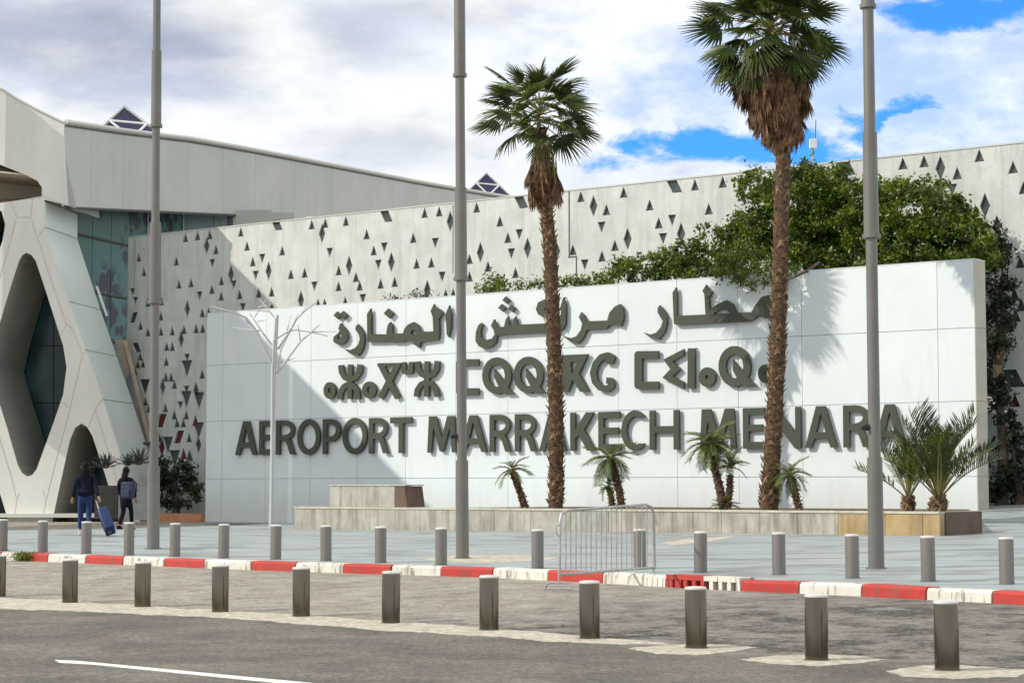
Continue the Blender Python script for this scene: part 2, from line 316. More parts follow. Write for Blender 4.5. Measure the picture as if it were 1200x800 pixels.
class MB:
    def __init__(s): s.v = []; s.f = []; s.mi = []; s.cur = 0
    def add(s, vs, fs):
        k = len(s.v); s.v += [tuple(v) for v in vs]; s.f += [tuple(k + i for i in f) for f in fs]; s.mi += [s.cur] * len(fs)
    def box(s, c, sx, sy, sz, M=None, taper=1.0):
        vs = []
        for z, k in ((-0.5, 1), (0.5, taper)):
            for x, y in ((-0.5, -0.5), (0.5, -0.5), (0.5, 0.5), (-0.5, 0.5)):
                p = Vector((x * sx * k, y * sy * k, z * sz)); p = (M @ p) if M else p; vs.append(p + Vector(c))
        s.add(vs, [(3, 2, 1, 0), (4, 5, 6, 7), (0, 1, 5, 4), (1, 2, 6, 5), (2, 3, 7, 6), (3, 0, 4, 7)])
    def tube(s, pts, rads, n=8, cap=True):
        pts = [Vector(p) for p in pts]
        if not isinstance(rads, (list, tuple)): rads = [rads] * len(pts)
        rings = []; ref = None
        for i, p in enumerate(pts):
            d = (pts[min(i + 1, len(pts) - 1)] - pts[max(i - 1, 0)])
            if d.length < 1e-9: d = Vector((0, 0, 1))
            d.normalize()
            if ref is None: ref = Vector((1, 0, 0)) if abs(d.x) < 0.9 else Vector((0, 1, 0))
            a = (ref - d * ref.dot(d)).normalized(); b = d.cross(a); ref = a
            rings.append([p + (a * math.cos(2 * math.pi * k / n) + b * math.sin(2 * math.pi * k / n)) * rads[i] for k in range(n)])
        vs = [q for r in rings for q in r]; fs = []
        for i in range(len(pts) - 1):
            for k in range(n): fs.append((i * n + k, i * n + (k + 1) % n, (i + 1) * n + (k + 1) % n, (i + 1) * n + k))
        if cap: fs.append(tuple(range(n - 1, -1, -1))); fs.append(tuple((len(pts) - 1) * n + k for k in range(n)))
        s.add(vs, fs)
    def lathe(s, prof, n=20, c=(0, 0, 0)):
        vs = []; fs = []
        for r, z in prof:
            for k in range(n): vs.append((c[0] + r * math.cos(2 * math.pi * k / n), c[1] + r * math.sin(2 * math.pi * k / n), c[2] + z))
        for i in range(len(prof) - 1):
            for k in range(n): fs.append((i * n + k, i * n + (k + 1) % n, (i + 1) * n + (k + 1) % n, (i + 1) * n + k))
        fs.append(tuple(range(n - 1, -1, -1))); fs.append(tuple((len(prof) - 1) * n + k for k in range(n)))
        s.add(vs, fs)
    def mesh(s, name, mats=(), smooth=False, fix=True):
        me = bpy.data.meshes.new(name); me.from_pydata(s.v, [], s.f)
        for m in (mats if isinstance(mats, (list, tuple)) else [mats]): me.materials.append(m)
        if len(me.materials) > 1: me.polygons.foreach_set('material_index', s.mi)
        if fix:
            bm = bmesh.new(); bm.from_mesh(me); bmesh.ops.recalc_face_normals(bm, faces=bm.faces); bm.to_mesh(me); bm.free()
        if smooth:
            me.polygons.foreach_set('use_smooth', [True] * len(me.polygons))
            try: me.set_sharp_from_angle(angle=R(40))
            except Exception: pass
        me.update(); return me
    def build(s, name, m, parent=None, smooth=False):
        return link(name, s.mesh(name, m, smooth), parent)

# ---- planar shapes by rule: loops = [(sign, [(x,y)...])]; last loop containing a point decides
def inpoly(p, poly):
    x, y = p; c = False; j = len(poly) - 1
    for i in range(len(poly)):
        xi, yi = poly[i]; xj, yj = poly[j]
        if (yi > y) != (yj > y) and x < (xj - xi) * (y - yi) / (yj - yi) + xi: c = not c
        j = i
    return c
def cdt(loops):
    vs = []; es = []
    for sg, lp in loops:
        k = len(vs); n = len(lp); vs += [Vector(p) for p in lp]; es += [(k + i, k + (i + 1) % n) for i in range(n)]
    ov, oe, of, *_ = delaunay_2d_cdt(vs, es, [], 0, 1e-5)
    bb = [(min(p[0] for p in lp), max(p[0] for p in lp), min(p[1] for p in lp), max(p[1] for p in lp)) for sg, lp in loops]
    keep = []
    for f in of:
        c = [sum(ov[i][k] for i in f) / len(f) for k in (0, 1)]
        a = (ov[f[1]] - ov[f[0]]).cross(ov[f[2]] - ov[f[0]])
        if abs(a) < 1e-7: continue
        st = False
        for (sg, lp), b in zip(loops, bb):
            if (sg > 0) != st and b[0] <= c[0] <= b[1] and b[2] <= c[1] <= b[3] and inpoly(c, lp): st = sg > 0
        if st: keep.append(tuple(f) if a > 0 else tuple(reversed(f)))
    return ov, keep
def components(faces):
    par = {}
    def find(a):
        while par[a] != a: par[a] = par[par[a]]; a = par[a]
        return a
    em = {}
    for i, f in enumerate(faces): par[i] = i
    for i, f in enumerate(faces):
        for k in range(len(f)):
            e = frozenset((f[k], f[(k + 1) % len(f)]))
            if e in em: par[find(i)] = find(em[e])
            else: em[e] = i
    g = {}
    for i in range(len(faces)): g.setdefault(find(i), []).append(faces[i])
    return list(g.values())
def slab(ov, faces, to3, back, sidemat=0, backface=True):
    """front faces at to3(x,y), walls going back by vector(back)"""
    mb = MB(); idx = {}; vs = []
    for f in faces:
        for i in f:
            if i not in idx: idx[i] = len(vs); vs.append(to3(*ov[i]))
    n = len(vs); back = Vector(back); vv = [tuple(v) for v in vs] + [tuple(Vector(v) + back) for v in vs]
    fr = [tuple(idx[i] for i in f) for f in faces]; cnt = {}
    for f in fr:
        for k in range(len(f)): cnt[(f[k], f[(k + 1) % len(f)])] = 1
    sd = [(b, a, a + n, b + n) for (a, b) in cnt if (b, a) not in cnt]
    mb.v = vv; mb.f = fr + ([tuple(n + i for i in reversed(f)) for f in fr] if backface else []); k = len(mb.f)
    mb.f += sd; mb.mi = [0] * k + [sidemat] * len(sd)
    return mb
def ell(cx, cy, rx, ry, n=28, a0=0): return [(cx + rx * math.cos(a0 + 2 * math.pi * k / n), cy + ry * math.sin(a0 + 2 * math.pi * k / n)) for k in range(n)]
def stroke(pts, w, cap=False):
    out = []
    for i in range(len(pts) - 1):
        (x0, y0), (x1, y1) = pts[i], pts[i + 1]; l = math.hypot(x1 - x0, y1 - y0); nx, ny = -(y1 - y0) / l * w / 2, (x1 - x0) / l * w / 2
        out.append((1, [(x0 + nx, y0 + ny), (x1 + nx, y1 + ny), (x1 - nx, y1 - ny), (x0 - nx, y0 - ny)]))
        if 0 < i: out.append((1, ell(x0, y0, w / 2 * 0.999, w / 2 * 0.999, 14, 0.1)))
    return out

# ------------------------------------------------------------------ ground
KERB = [(-420, 641), (-200, 649), (0, 656.3), (20, 656.8), (56, 658), (100, 659.7), (144, 661.5), (192, 663.5), (239, 665.5), (294, 667.6), (346, 669.5), (402, 671.2), (458, 673), (516, 674.6),
        (577, 676.6), (641, 680), (706, 683), (780, 687.5), (822, 690), (867, 692.3), (936, 695), (1009, 698.5), (1085, 702.5), (1162, 706.5), (1240, 711), (1330, 716.5), (1500, 728)]
def flat(x, y, z): d = ray(x, y); return CAMP + d * ((z - HC) / d.z)
KP = [flat(x, y, 0.17) for x, y in KERB]
def road_z(X, Y):
    d = (X + Y) * 0.7071; return 0.17 * min(1, max(0, (d - 15.9) / 5.0))
ctrl = []
for p in KP[::3]: ctrl.append((p.x, p.y, 0.318))
def cw(x, y, dd): p = onwall(x, y, dd); ctrl.append((p.x, p.y, p.z))
def cY(x, y, Y): p = atY(x, y, Y); ctrl.append((p.x, p.y, p.z))
cw(235, 606, DS); cw(175, 603.5, DR); cY(-100, 605, 84); cY(0, 605, 84); cY(130, 604.5, 84); ctrl.append((-9.4, 45, 0.46)); ctrl.append((-11, 50, 0.55))
cw(345, 620, DP); cw(500, 621.5, DP); cw(720, 623.5, DP); cw(900, 625, DP); cw(1100, 627.5, DP)
cw(1150, 597, DS + 0.3); cw(1165, 592, DR); cw(1200, 589.5, DR); cw(1320, 586, DR); cY(1158, 611, 54); cY(1200, 611, 54); cw(1148, 625.5, DP + 2.4); ctrl.append((14, 44, 0.55)); ctrl.append((9, 38, 0.42)); ctrl.append((2, 44, 0.38)); ctrl.append((-5, 50, 0.38))
C = np.array(ctrl); D = np.sqrt(((C[:, None, :2] - C[None, :, :2]) ** 2).sum(-1)) + np.eye(len(C)) * 0.0
A = np.block([[D, np.c_[np.ones(len(C)), C[:, :2]]], [np.c_[np.ones(len(C)), C[:, :2]].T, np.zeros((3, 3))]])
W = np.linalg.solve(A + np.eye(len(A)) * 1e-9, np.r_[C[:, 2], 0, 0, 0])
def plaza_z(X, Y):
    r = np.sqrt((C[:, 0] - X) ** 2 + (C[:, 1] - Y) ** 2)
    return float(min(1.4, max(0.30, (r * W[:-3]).sum() + W[-3] + W[-2] * X + W[-1] * Y)))
def gp(x, y, fn):
    d = ray(x, y); d = d / d.y; t = 8.0; prev = t
    while t < 120:
        p = CAMP + d * t
        if p.z < fn(p.x, p.y): break
        prev = t; t += 0.5
    lo, hi = prev, t
    for _ in range(24):
        m_ = (lo + hi) / 2; p = CAMP + d * m_
        if p.z < fn(p.x, p.y): hi = m_
        else: lo = m_
    p = CAMP + d * lo; return Vector((p.x, p.y, fn(p.x, p.y)))

# road sheet to the horizon
dsr = [-2500, -600, -150, -40, -10, 0, 5, 8, 10, 12, 14, 15.0, 15.9, 17, 18, 19, 20, 20.9, 23, 27, 35, 60, 120, 400, 3000]
usr = [-3000, -600, -200, -90] + [-70 + 5 * i for i in range(25)] + [80, 200, 600, 3000]
mb = MB(); nx = len(usr); RT = 0.7071
mb.v = [((d_ + u_) * RT, (d_ - u_) * RT, road_z((d_ + u_) * RT, (d_ - u_) * RT)) for d_ in dsr for u_ in usr]
mb.f = [(j * nx + i, j * nx + i + 1, (j + 1) * nx + i + 1, (j + 1) * nx + i) for j in range(len(dsr) - 1) for i in range(nx - 1)]
mb.mi = [0] * len(mb.f)
tag(mb.build('road', M_asph), 'worn grey asphalt road in front of the kerb', kind='structure')
# plaza sheet from the back of the kerb
KB = [p + Vector((0.6, 0.8, 0)) * 0.30 for p in KP]
ts = [0, 0.4, 1, 2, 3, 4.5, 6, 8, 10, 12, 14, 16, 18, 20, 22, 24, 26, 28, 31, 34, 38, 44, 55, 70]
mb = MB(); fine_k = []
for i in range(len(KB) - 1):
    for q in range(3): fine_k.append(KB[i].lerp(KB[i + 1], q / 3))
fine_k.append(KB[-1]); nk = len(fine_k)
for t_ in ts:
    for p in fine_k:
        q = p + Vector((0.55, 0.835, 0)) * t_; mb.v.append((q.x, q.y, plaza_z(q.x, q.y) if t_ > 0.2 else 0.315))
for j in range(len(ts) - 1):
    for i in range(nk - 1): mb.f.append((j * nk + i, j * nk + i + 1, (j + 1) * nk + i + 1, (j + 1) * nk + i))
mb.mi = [0] * len(mb.f)
po = mb.build('plaza', M_plaza, smooth=True); tag(po, 'blue grey paved forecourt between kerb and sign wall', kind='structure')

# kerb
kerb = thing('kerb', KP[12] * 1.0, None, None); tag(kerb, 'kerb of stones painted red and white in turn', kind='structure')
def stone(i, m, name='kerb_stone', a=None, b=None):
    a = a or KP[i]; b = b or KP[i + 1]
    d = (b - a); d.z = 0; ln = d.length; d.normalize(); n = Vector((-d.y, d.x, 0))
    if n.y < 0: n = -n
    g = 0.013; a2 = a + d * g; b2 = b - d * g; w = 0.30; h = 0.325 + random.uniform(-0.006, 0.006); j = random.uniform(-0.012, 0.012)
    prof = [(0 + j, 0.0), (0.012 + j, h - 0.035), (0.045 + j, h), (w, h), (w, 0.0)]
    mb = MB(); nseg = 4; vs = []
    for s_ in range(nseg + 1):
        p = a2.lerp(b2, s_ / nseg); wob = random.uniform(-0.006, 0.006)
        for o, z in prof: vs.append(Vector((p.x, p.y, 0)) + n * (o + (wob if o < 0.2 else 0)) + Vector((0, 0, z + (wob * 0.6 if z > 0.2 else 0))))
    fs = [tuple(reversed(range(5))), tuple(nseg * 5 + k for k in range(5))]
    for s_ in range(nseg):
        for k in range(5): fs.append((s_ * 5 + k, s_ * 5 + (k + 1) % 5, (s_ + 1) * 5 + (k + 1) % 5, (s_ + 1) * 5 + k))
    mb.add(vs, fs); o = mb.build(name, m, kerb); return o
cols = {}
for i in range(len(KP) - 1):
    x0 = KERB[i][0]
    if x0 in (780, 822): continue
    seq = {-420: 1, -200: 0, 0: 0, 20: 1, 56: 0, 100: 1, 144: 0, 192: 1, 239: 0, 294: 1, 346: 0, 402: 1, 458: 0, 516: 1, 577: 0, 641: 1, 706: 0, 867: 1, 936: 0, 1009: 1, 1085: 0, 1162: 1, 1240: 0, 1330: 1}[x0]
    if x0 < 0 or x0 >= 1330:
        k = 8
        for q in range(k): stone(i, M_red if (q + seq) % 2 else M_kwhite, a=KP[i].lerp(KP[i + 1], q / k), b=KP[i].lerp(KP[i + 1], (q + 1) / k))
    else: stone(i, M_red if seq else M_kwhite)
# the drain inlet: comb of teeth under a lintel, dark gully behind
dr = thing('drain_inlet', KP[18], 'red and white kerb drain inlet with dark open slots', 'drain')
a, b = KP[17], KP[19]; d = (b - a); d.z = 0; Ld = d.length; d.normalize(); n = Vector((-d.y, d.x, 0)); n = n if n.y > 0 else -n
rot = Matrix((d, n, Vector((0, 0, 1)))).transposed()
def dbox(u0, u1, n0, n1, z0, z1, name, m):
    mb = MB(); c = a + d * ((u0 + u1) / 2) + n * ((n0 + n1) / 2); c = Vector((c.x, c.y, (z0 + z1) / 2)); mb.box(c, u1 - u0, n1 - n0, z1 - z0, rot); return mb.build(name, m, dr)
half = (KP[18] - a).length
dbox(0.01, half - 0.004, 0.0, 0.30, 0.285, 0.35, 'lintel', M_red); dbox(half + 0.004, Ld - 0.01, 0.0, 0.30, 0.285, 0.35, 'lintel', M_kwhite)
dbox(0.01, Ld - 0.01, 0.16, 0.30, 0.0, 0.283, 'gully_back', M_black)
nt = 9
for k in range(nt):
    u = 0.01 + (Ld - 0.09) * k / (nt - 1) + 0.0
    wdt = 0.075 if k not in (0, 1) else 0.13
    dbox(u, u + wdt, 0.004, 0.155, 0.10, 0.283, 'tooth', M_red if u + wdt / 2 < half else M_kwhite)

# markings and concrete pads on the road
def sheet(name, pts, m, label, lift=0.004, fn=road_z, rag=0.45):
    P = []
    n = len(pts)
    for i in range(n):
        for q in range(6):
            x = pts[i][0] + (pts[(i + 1) % n][0] - pts[i][0]) * q / 6; y = pts[i][1] + (pts[(i + 1) % n][1] - pts[i][1]) * q / 6
            if rag: x += random.uniform(-3, 3); y += random.uniform(-rag, rag)
            P.append(gp(x, y, fn))
    ov, fs = cdt([(1, [(p.x, p.y) for p in P])])
    mb = slab(ov, fs, lambda x, y: (x, y, fn(x, y) + lift), (0, 0, -0.003)); o = mb.build(name, m); tag(o, label, kind='structure'); return o
sheet('lane_line', [(64, 773), (90, 774), (360, 799.5), (420, 806), (420, 812), (330, 800.5), (110, 778.5), (70, 776.2)], M_line, 'thin white painted line on the near lane', rag=0.0)
def jit(pts, a=1.0): return [(x + random.uniform(-2, 2) * a, y + random.uniform(-0.5, 0.5) * a) for x, y in pts]
sheet('concrete_strip', jit([(-40, 698), (0, 700), (40, 702), (80, 703), (120, 707), (165, 708.5), (210, 713), (260, 714.5), (300, 717.5), (350, 720), (400, 723.5), (455, 727.5), (510, 731), (570, 736), (630, 740), (690, 746), (760, 751), (790, 754.5), (730, 755.5),
      (700, 754), (640, 751.5), (590, 746), (540, 744), (500, 741), (450, 739.5), (410, 735), (360, 732), (320, 727.5), (270, 725), (240, 722.5), (180, 720.5), (140, 718), (90, 716), (40, 714), (0, 713), (-40, 712)]), M_strip, 'pale concrete strip set in the asphalt under the near bollards')
sheet('concrete_pad', jit([(738, 760), (780, 755.5), (815, 754), (850, 755), (888, 758), (860, 763), (820, 767), (770, 766)]), M_strip, 'pale concrete pad under a near bollard, left of the three pads')
sheet('concrete_pad', jit([(868, 772), (905, 768.5), (957, 766), (1000, 768), (1042, 772), (1010, 776), (960, 780), (900, 777)]), M_strip, 'pale concrete pad under a near bollard, middle of the three pads')
sheet('concrete_pad', jit([(1038, 786), (1070, 781), (1110, 778), (1160, 781), (1215, 785), (1190, 793), (1120, 795), (1060, 792)]), M_strip, 'pale concrete pad under the nearest bollard')
sheet('worn_patch', jit([(490, 654.5), (530, 651.5), (600, 650.5), (660, 653), (640, 656), (570, 659), (520, 658)]), M_strip, 'worn sandy patch in the paving at the middle pole', fn=plaza_z)
sheet('worn_patch', jit([(770, 637), (800, 632), (850, 628.5), (862, 629.5), (830, 634), (790, 639)]), M_strip, 'sandy trail across the paving before the planter', fn=plaza_z)

# ------------------------------------------------------------------ bollards
def bollard_meshes(r, h, mbody, tag_):
    mb = MB(); mb.lathe([(r, -0.05), (r, h - 0.012), (r * 0.985, h - 0.004)], 28); body = mb.mesh('bollard_post_' + tag_, mbody, True)
    mb = MB(); mb.lathe([(r * 0.99, h - 0.006), (r * 1.03, h - 0.004), (r * 1.03, h + 0.010), (r * 0.9, h + 0.022), (r * 0.4, h + 0.027), (0.001, h + 0.028)], 28); cap = mb.mesh('bollard_cap_' + tag_, M_cap, True)
    mb = MB(); mb.lathe([(r * 1.14, -0.02), (r * 1.14, 0.006), (r * 1.05, 0.010)], 28); col = mb.mesh('bollard_collar_' + tag_, M_joint, True)
    return body, cap, col
front = [(-2, 698.5, 'at the left edge'), (82, 706, 'second'), (167, 711, 'third'), (258, 717, 'fourth'), (353, 722, 'fifth'), (458, 730, 'sixth'), (573, 738, 'seventh'), (691, 748, 'eighth'), (816, 759, 'ninth'), (957, 773, 'tenth'), (1110, 785, 'last')]
back = [(3, 644), (50, 646.3), (101, 648), (151, 649.8), (205, 651.5), (262, 653.5), (323, 655), (382, 656.6), (446, 659), (517, 661.6), (630, 665.3), (750, 665.5), (821, 670.5), (913, 673), (999, 677), (1088, 680.7), (1180, 684)]
def place_bollards(rows, fn, meshes, labels, group):
    for (x, y), lb in zip(rows, labels):
        p = gp(x, y, fn); t = thing('bollard', p, lb, 'bollard', group, rz=random.uniform(0, 6))
        t.rotation_euler.x = R(random.uniform(-0.5, 0.5)); t.rotation_euler.y = R(random.uniform(-0.6, 0.6))
        for nm, me in zip(('post', 'cap', 'collar'), meshes): localchild(nm, me, t, Matrix.Identity(4))
fl = ['tall dark steel bollard of the near row, cut by the left edge of the photo', 'dark steel bollard of the near row, second from the left', 'dark steel bollard of the near row, third from the left', 'dark steel bollard of the near row, fourth from the left',
      'dark steel bollard of the near row, fifth from the left', 'dark steel bollard of the near row, sixth from the left', 'dark steel bollard of the near row, left of the barrier foot', 'dark steel bollard of the near row, just below the crowd barrier',
      'dark steel bollard on its pale pad, in front of the drain inlet', 'dark steel bollard on its pale pad, second from the right of the near row', 'nearest and largest bollard, dark steel on a pale pad at the right']
place_bollards([f[:2] for f in front], road_z, bollard_meshes(0.108, 0.585, M_steel2, 'front'), fl, 'dark steel bollards along the near lane')
bl = ['pale steel bollard behind the kerb, cut by the left edge of the photo', 'pale steel bollard behind the kerb, second from the left', 'pale steel bollard in front of the walker in jeans', 'pale steel bollard just right of the blue suitcase',
      'pale steel bollard just right of the left tall pole', 'pale steel bollard behind the kerb, sixth from the left', 'pale steel bollard at the foot of the white metal tree', 'pale steel bollard in front of the left end of the planter',
      'pale steel bollard behind the kerb, left of two before the middle pole', 'pale steel bollard just left of the middle tall pole', 'pale steel bollard just left of the crowd barrier', 'pale steel bollard seen through the crowd barrier bars',
      'pale steel bollard above the drain inlet', 'pale steel bollard between the drain inlet and the right pole', 'pale steel bollard just left of the right tall pole', 'pale steel bollard in front of the planter corner', 'pale steel bollard at the right edge of the photo']
place_bollards(back, plaza_z, bollard_meshes(0.097, 0.585, M_steel, 'back'), bl, 'pale steel bollards behind the kerb')

# ------------------------------------------------------------------ tall poles
def pole(bx, by, tx, secs, fy, lab):
    base = gp(bx, by, plaza_z); Y = base.y; s = FPX / Y
    t = thing('flag_pole', base, lab, 'pole', 'tall tapering metal poles on the forecourt')
    top = atY(tx, 0, Y); bot = atY(bx, by, Y)
    def P(y): f = (by - y) / by; q = bot.lerp(top, f); return q
    for (y0, y1, w) in secs:       # y0 lower pixel, y1 upper pixel
        mb = MB(); r = w / 2 / s; p0 = P(y0); p1 = P(y1)
        lo = p0.z - (0.05 if y0 == by else 0)
        mb.tube([Vector((p0.x, p0.y, lo)), p1], [r * 1.02, r * 0.97], 24); shf = mb.build('shaft', M_pole, t, True)
        if y0 != by:
            mb = MB(); mb.tube([Vector((p0.x, p0.y, p0.z - 0.03)), Vector((p0.x, p0.y, p0.z + 0.03))], r * 1.12 + 0.012, 24); mb.build('collar', M_pole, shf, True)
    mb = MB(); mb.tube([bot + Vector((0, 0, -0.02)), bot + Vector((0, 0, 0.02))], secs[0][2] / 2 / s * 1.35, 24); mb.build('base_plate', M_pole, t, True)
    q = P(fy); r = secs[1][2] / 2 / s
    mb = MB(); mb.tube([q + Vector((-r * 1.9, -0.03, 0)), q + Vector((-r * 0.4, -0.01, 0))], [0.05, 0.05], 12); mb.tube([q + Vector((-r * 1.9, -0.03, 0)), q + Vector((-r * 1.9, -0.10, -0.01))], [0.045, 0.03], 10)
    mb.build('cleat', M_black, t, True)
pole(179.5, 643, 184, [(643, 549, 14.5), (549, 357, 10.5), (357, 265, 14), (265, 150, 9.5), (150, 62, 12), (62, -60, 9)], 521, 'left tall grey flag pole, beside the two walkers')
pole(542, 654, 538.5, [(654, 543, 15), (543, 330, 11.5), (330, 225, 14.5), (225, 90, 11.5), (90, -60, 13.5)], 513, 'middle tall grey flag pole, in front of the gap in the lettering')
pole(1027, 666, 1017, [(666, 540, 18.5), (540, 280, 14), (280, 160, 17.5), (160, 8, 13.5), (8, -60, 16)], 503, 'right tall grey flag pole, in front of the big date palm')

# ------------------------------------------------------------------ crowd barrier
pL = gp(655, 693.5, road_z); pR = gp(766, 682.5, road_z)
Pb = lambda x, y, f: atY(x, y, pL.y + (pR.y - pL.y) * f)
bt = thing('crowd_barrier', pL, 'galvanised steel crowd barrier leaning askew beside the kerb', 'barrier')
def fpos(x): return (x - 655) / (766 - 655)
def bp_(x, y): return Pb(x, y, fpos(x))
fr = [bp_(655.5, 676), bp_(656, 612), bp_(658, 602), bp_(664, 598), bp_(757, 591), bp_(763, 593.5), bp_(766, 601), bp_(767, 664)]
mb = MB(); mb.tube(fr, 0.021, 10); mb.tube([bp_(655, 673), bp_(768, 664.5)], 0.021, 10); mb.build('frame', M_galv, bt, True)
for k in range(17):
    x = 663 + k * 5.95; f = (x - 657) / 110
    mb = MB(); mb.tube([bp_(x, 672.4 - 8 * f), bp_(x, 598.7 - 7.2 * f)], 0.0085, 6); mb.build('bar', M_galv, bt, True)
axis = (pR - pL); axis.z = 0; axis.normalize(); nrm = Vector((axis.y, -axis.x, 0))
for p, x, y in ((pL, 655, 674), (pR, 766, 666)):
    q = bp_(x, y); px_ = Vector((0.98, -0.2, 0)).normalized()
    mb = MB(); w = 0.20; g = p
    pts = [g + px_ * -w, g + px_ * -(w * 0.93) + Vector((0, 0, 0.07)), g + px_ * -(w * 0.7) + Vector((0, 0, 0.12)), g + px_ * (w * 0.7) + Vector((0, 0, 0.12)), g + px_ * (w * 0.93) + Vector((0, 0, 0.07)), g + px_ * w]
    pts = [v + Vector((0, 0, 0.01)) for v in pts]; mb.tube(pts, 0.016, 8); mb.tube([pts[0].lerp(pts[1], .5), pts[-1].lerp(pts[-2], .5)], 0.014, 8); mb.tube([g + Vector((0, 0, 0.12)), q], 0.018, 8); mb.build('foot', M_galv, bt, True)
for x, y in ((652, 620), (768.5, 607)):
    q = bp_(x, y); mb = MB(); mb.tube([bp_(x + 3, y + 8), q + Vector((0, 0, -0.05)), q + Vector((0, 0, 0.05)), bp_(x + 4, y - 6)], 0.008, 6); mb.build('hook', M_galv, bt, True)

# ------------------------------------------------------------------ sign wall
cL = onwall(243, 368, DS); cR = onwall(1140.5, 303, DS)
uL, uR = uz(cL)[0], uz(cR)[0]; zT = (cL.z + cR.z) / 2
sign = thing('sign_wall', wp((uL + uR) / 2, 0.5, DS), 'long white panelled sign wall with raised lettering in three scripts', 'sign wall')
def wbox(u0, u1, z0, z1, d0, d1, name, m, parent):
    mb = MB(); P = [wp(u, z, dd) for dd in (d0, d1) for (u, z) in ((u0, z0), (u1, z0), (u1, z1), (u0, z1))]
    mb.add(P, [(0, 1, 2, 3), (7, 6, 5, 4), (0, 4, 5, 1), (1, 5, 6, 2), (2, 6, 7, 3), (3, 7, 4, 0)]); return mb.build(name, m, parent)
wbox(uL + 0.01, uR - 0.005, 0.2, zT - 0.01, DS + 0.035, DS + 0.74, 'wall_core', M_core, sign)
# joint positions: equal modules through the joints measured at x=261 and x=1099
ua = uz(onwall(261, 443, DS))[0]; ub = uz(onwall(1099, 400, DS))[0]; nmod = 13
us = [uL] + [ua + (ub - ua) * k / nmod for k in range(nmod + 1)] + [uR]
zs = [0.25, 1.9, 4.1, 6.25, zT]
for i in range(len(us) - 1):
    for j in range(len(zs) - 1):
        g = 0.008; e = random.uniform(-0.003, 0.003)
        wbox(us[i] + (g if i else 0), us[i + 1] - (g if i < len(us) - 2 else 0), zs[j] + g, zs[j + 1] - (g if j < len(zs) - 2 else 0), DS + e, DS + 0.032, 'panel', M_panel, sign)
for j, (z0, z1) in enumerate(((0.25, 1.9), (1.9, 4.1), (4.1, 6.25), (6.25, zT))):
    wbox(uR, uR + 0.03, z0 + 0.006, z1 - (0.006 if j < 3 else 0), DS + 0.0, DS + 0.76, 'side_panel', M_panel_side, sign)
wbox(uL - 0.001, uR + 0.031, zT + 0.001, zT + 0.025, DS - 0.01, DS + 0.77, 'coping', M_panel, sign)
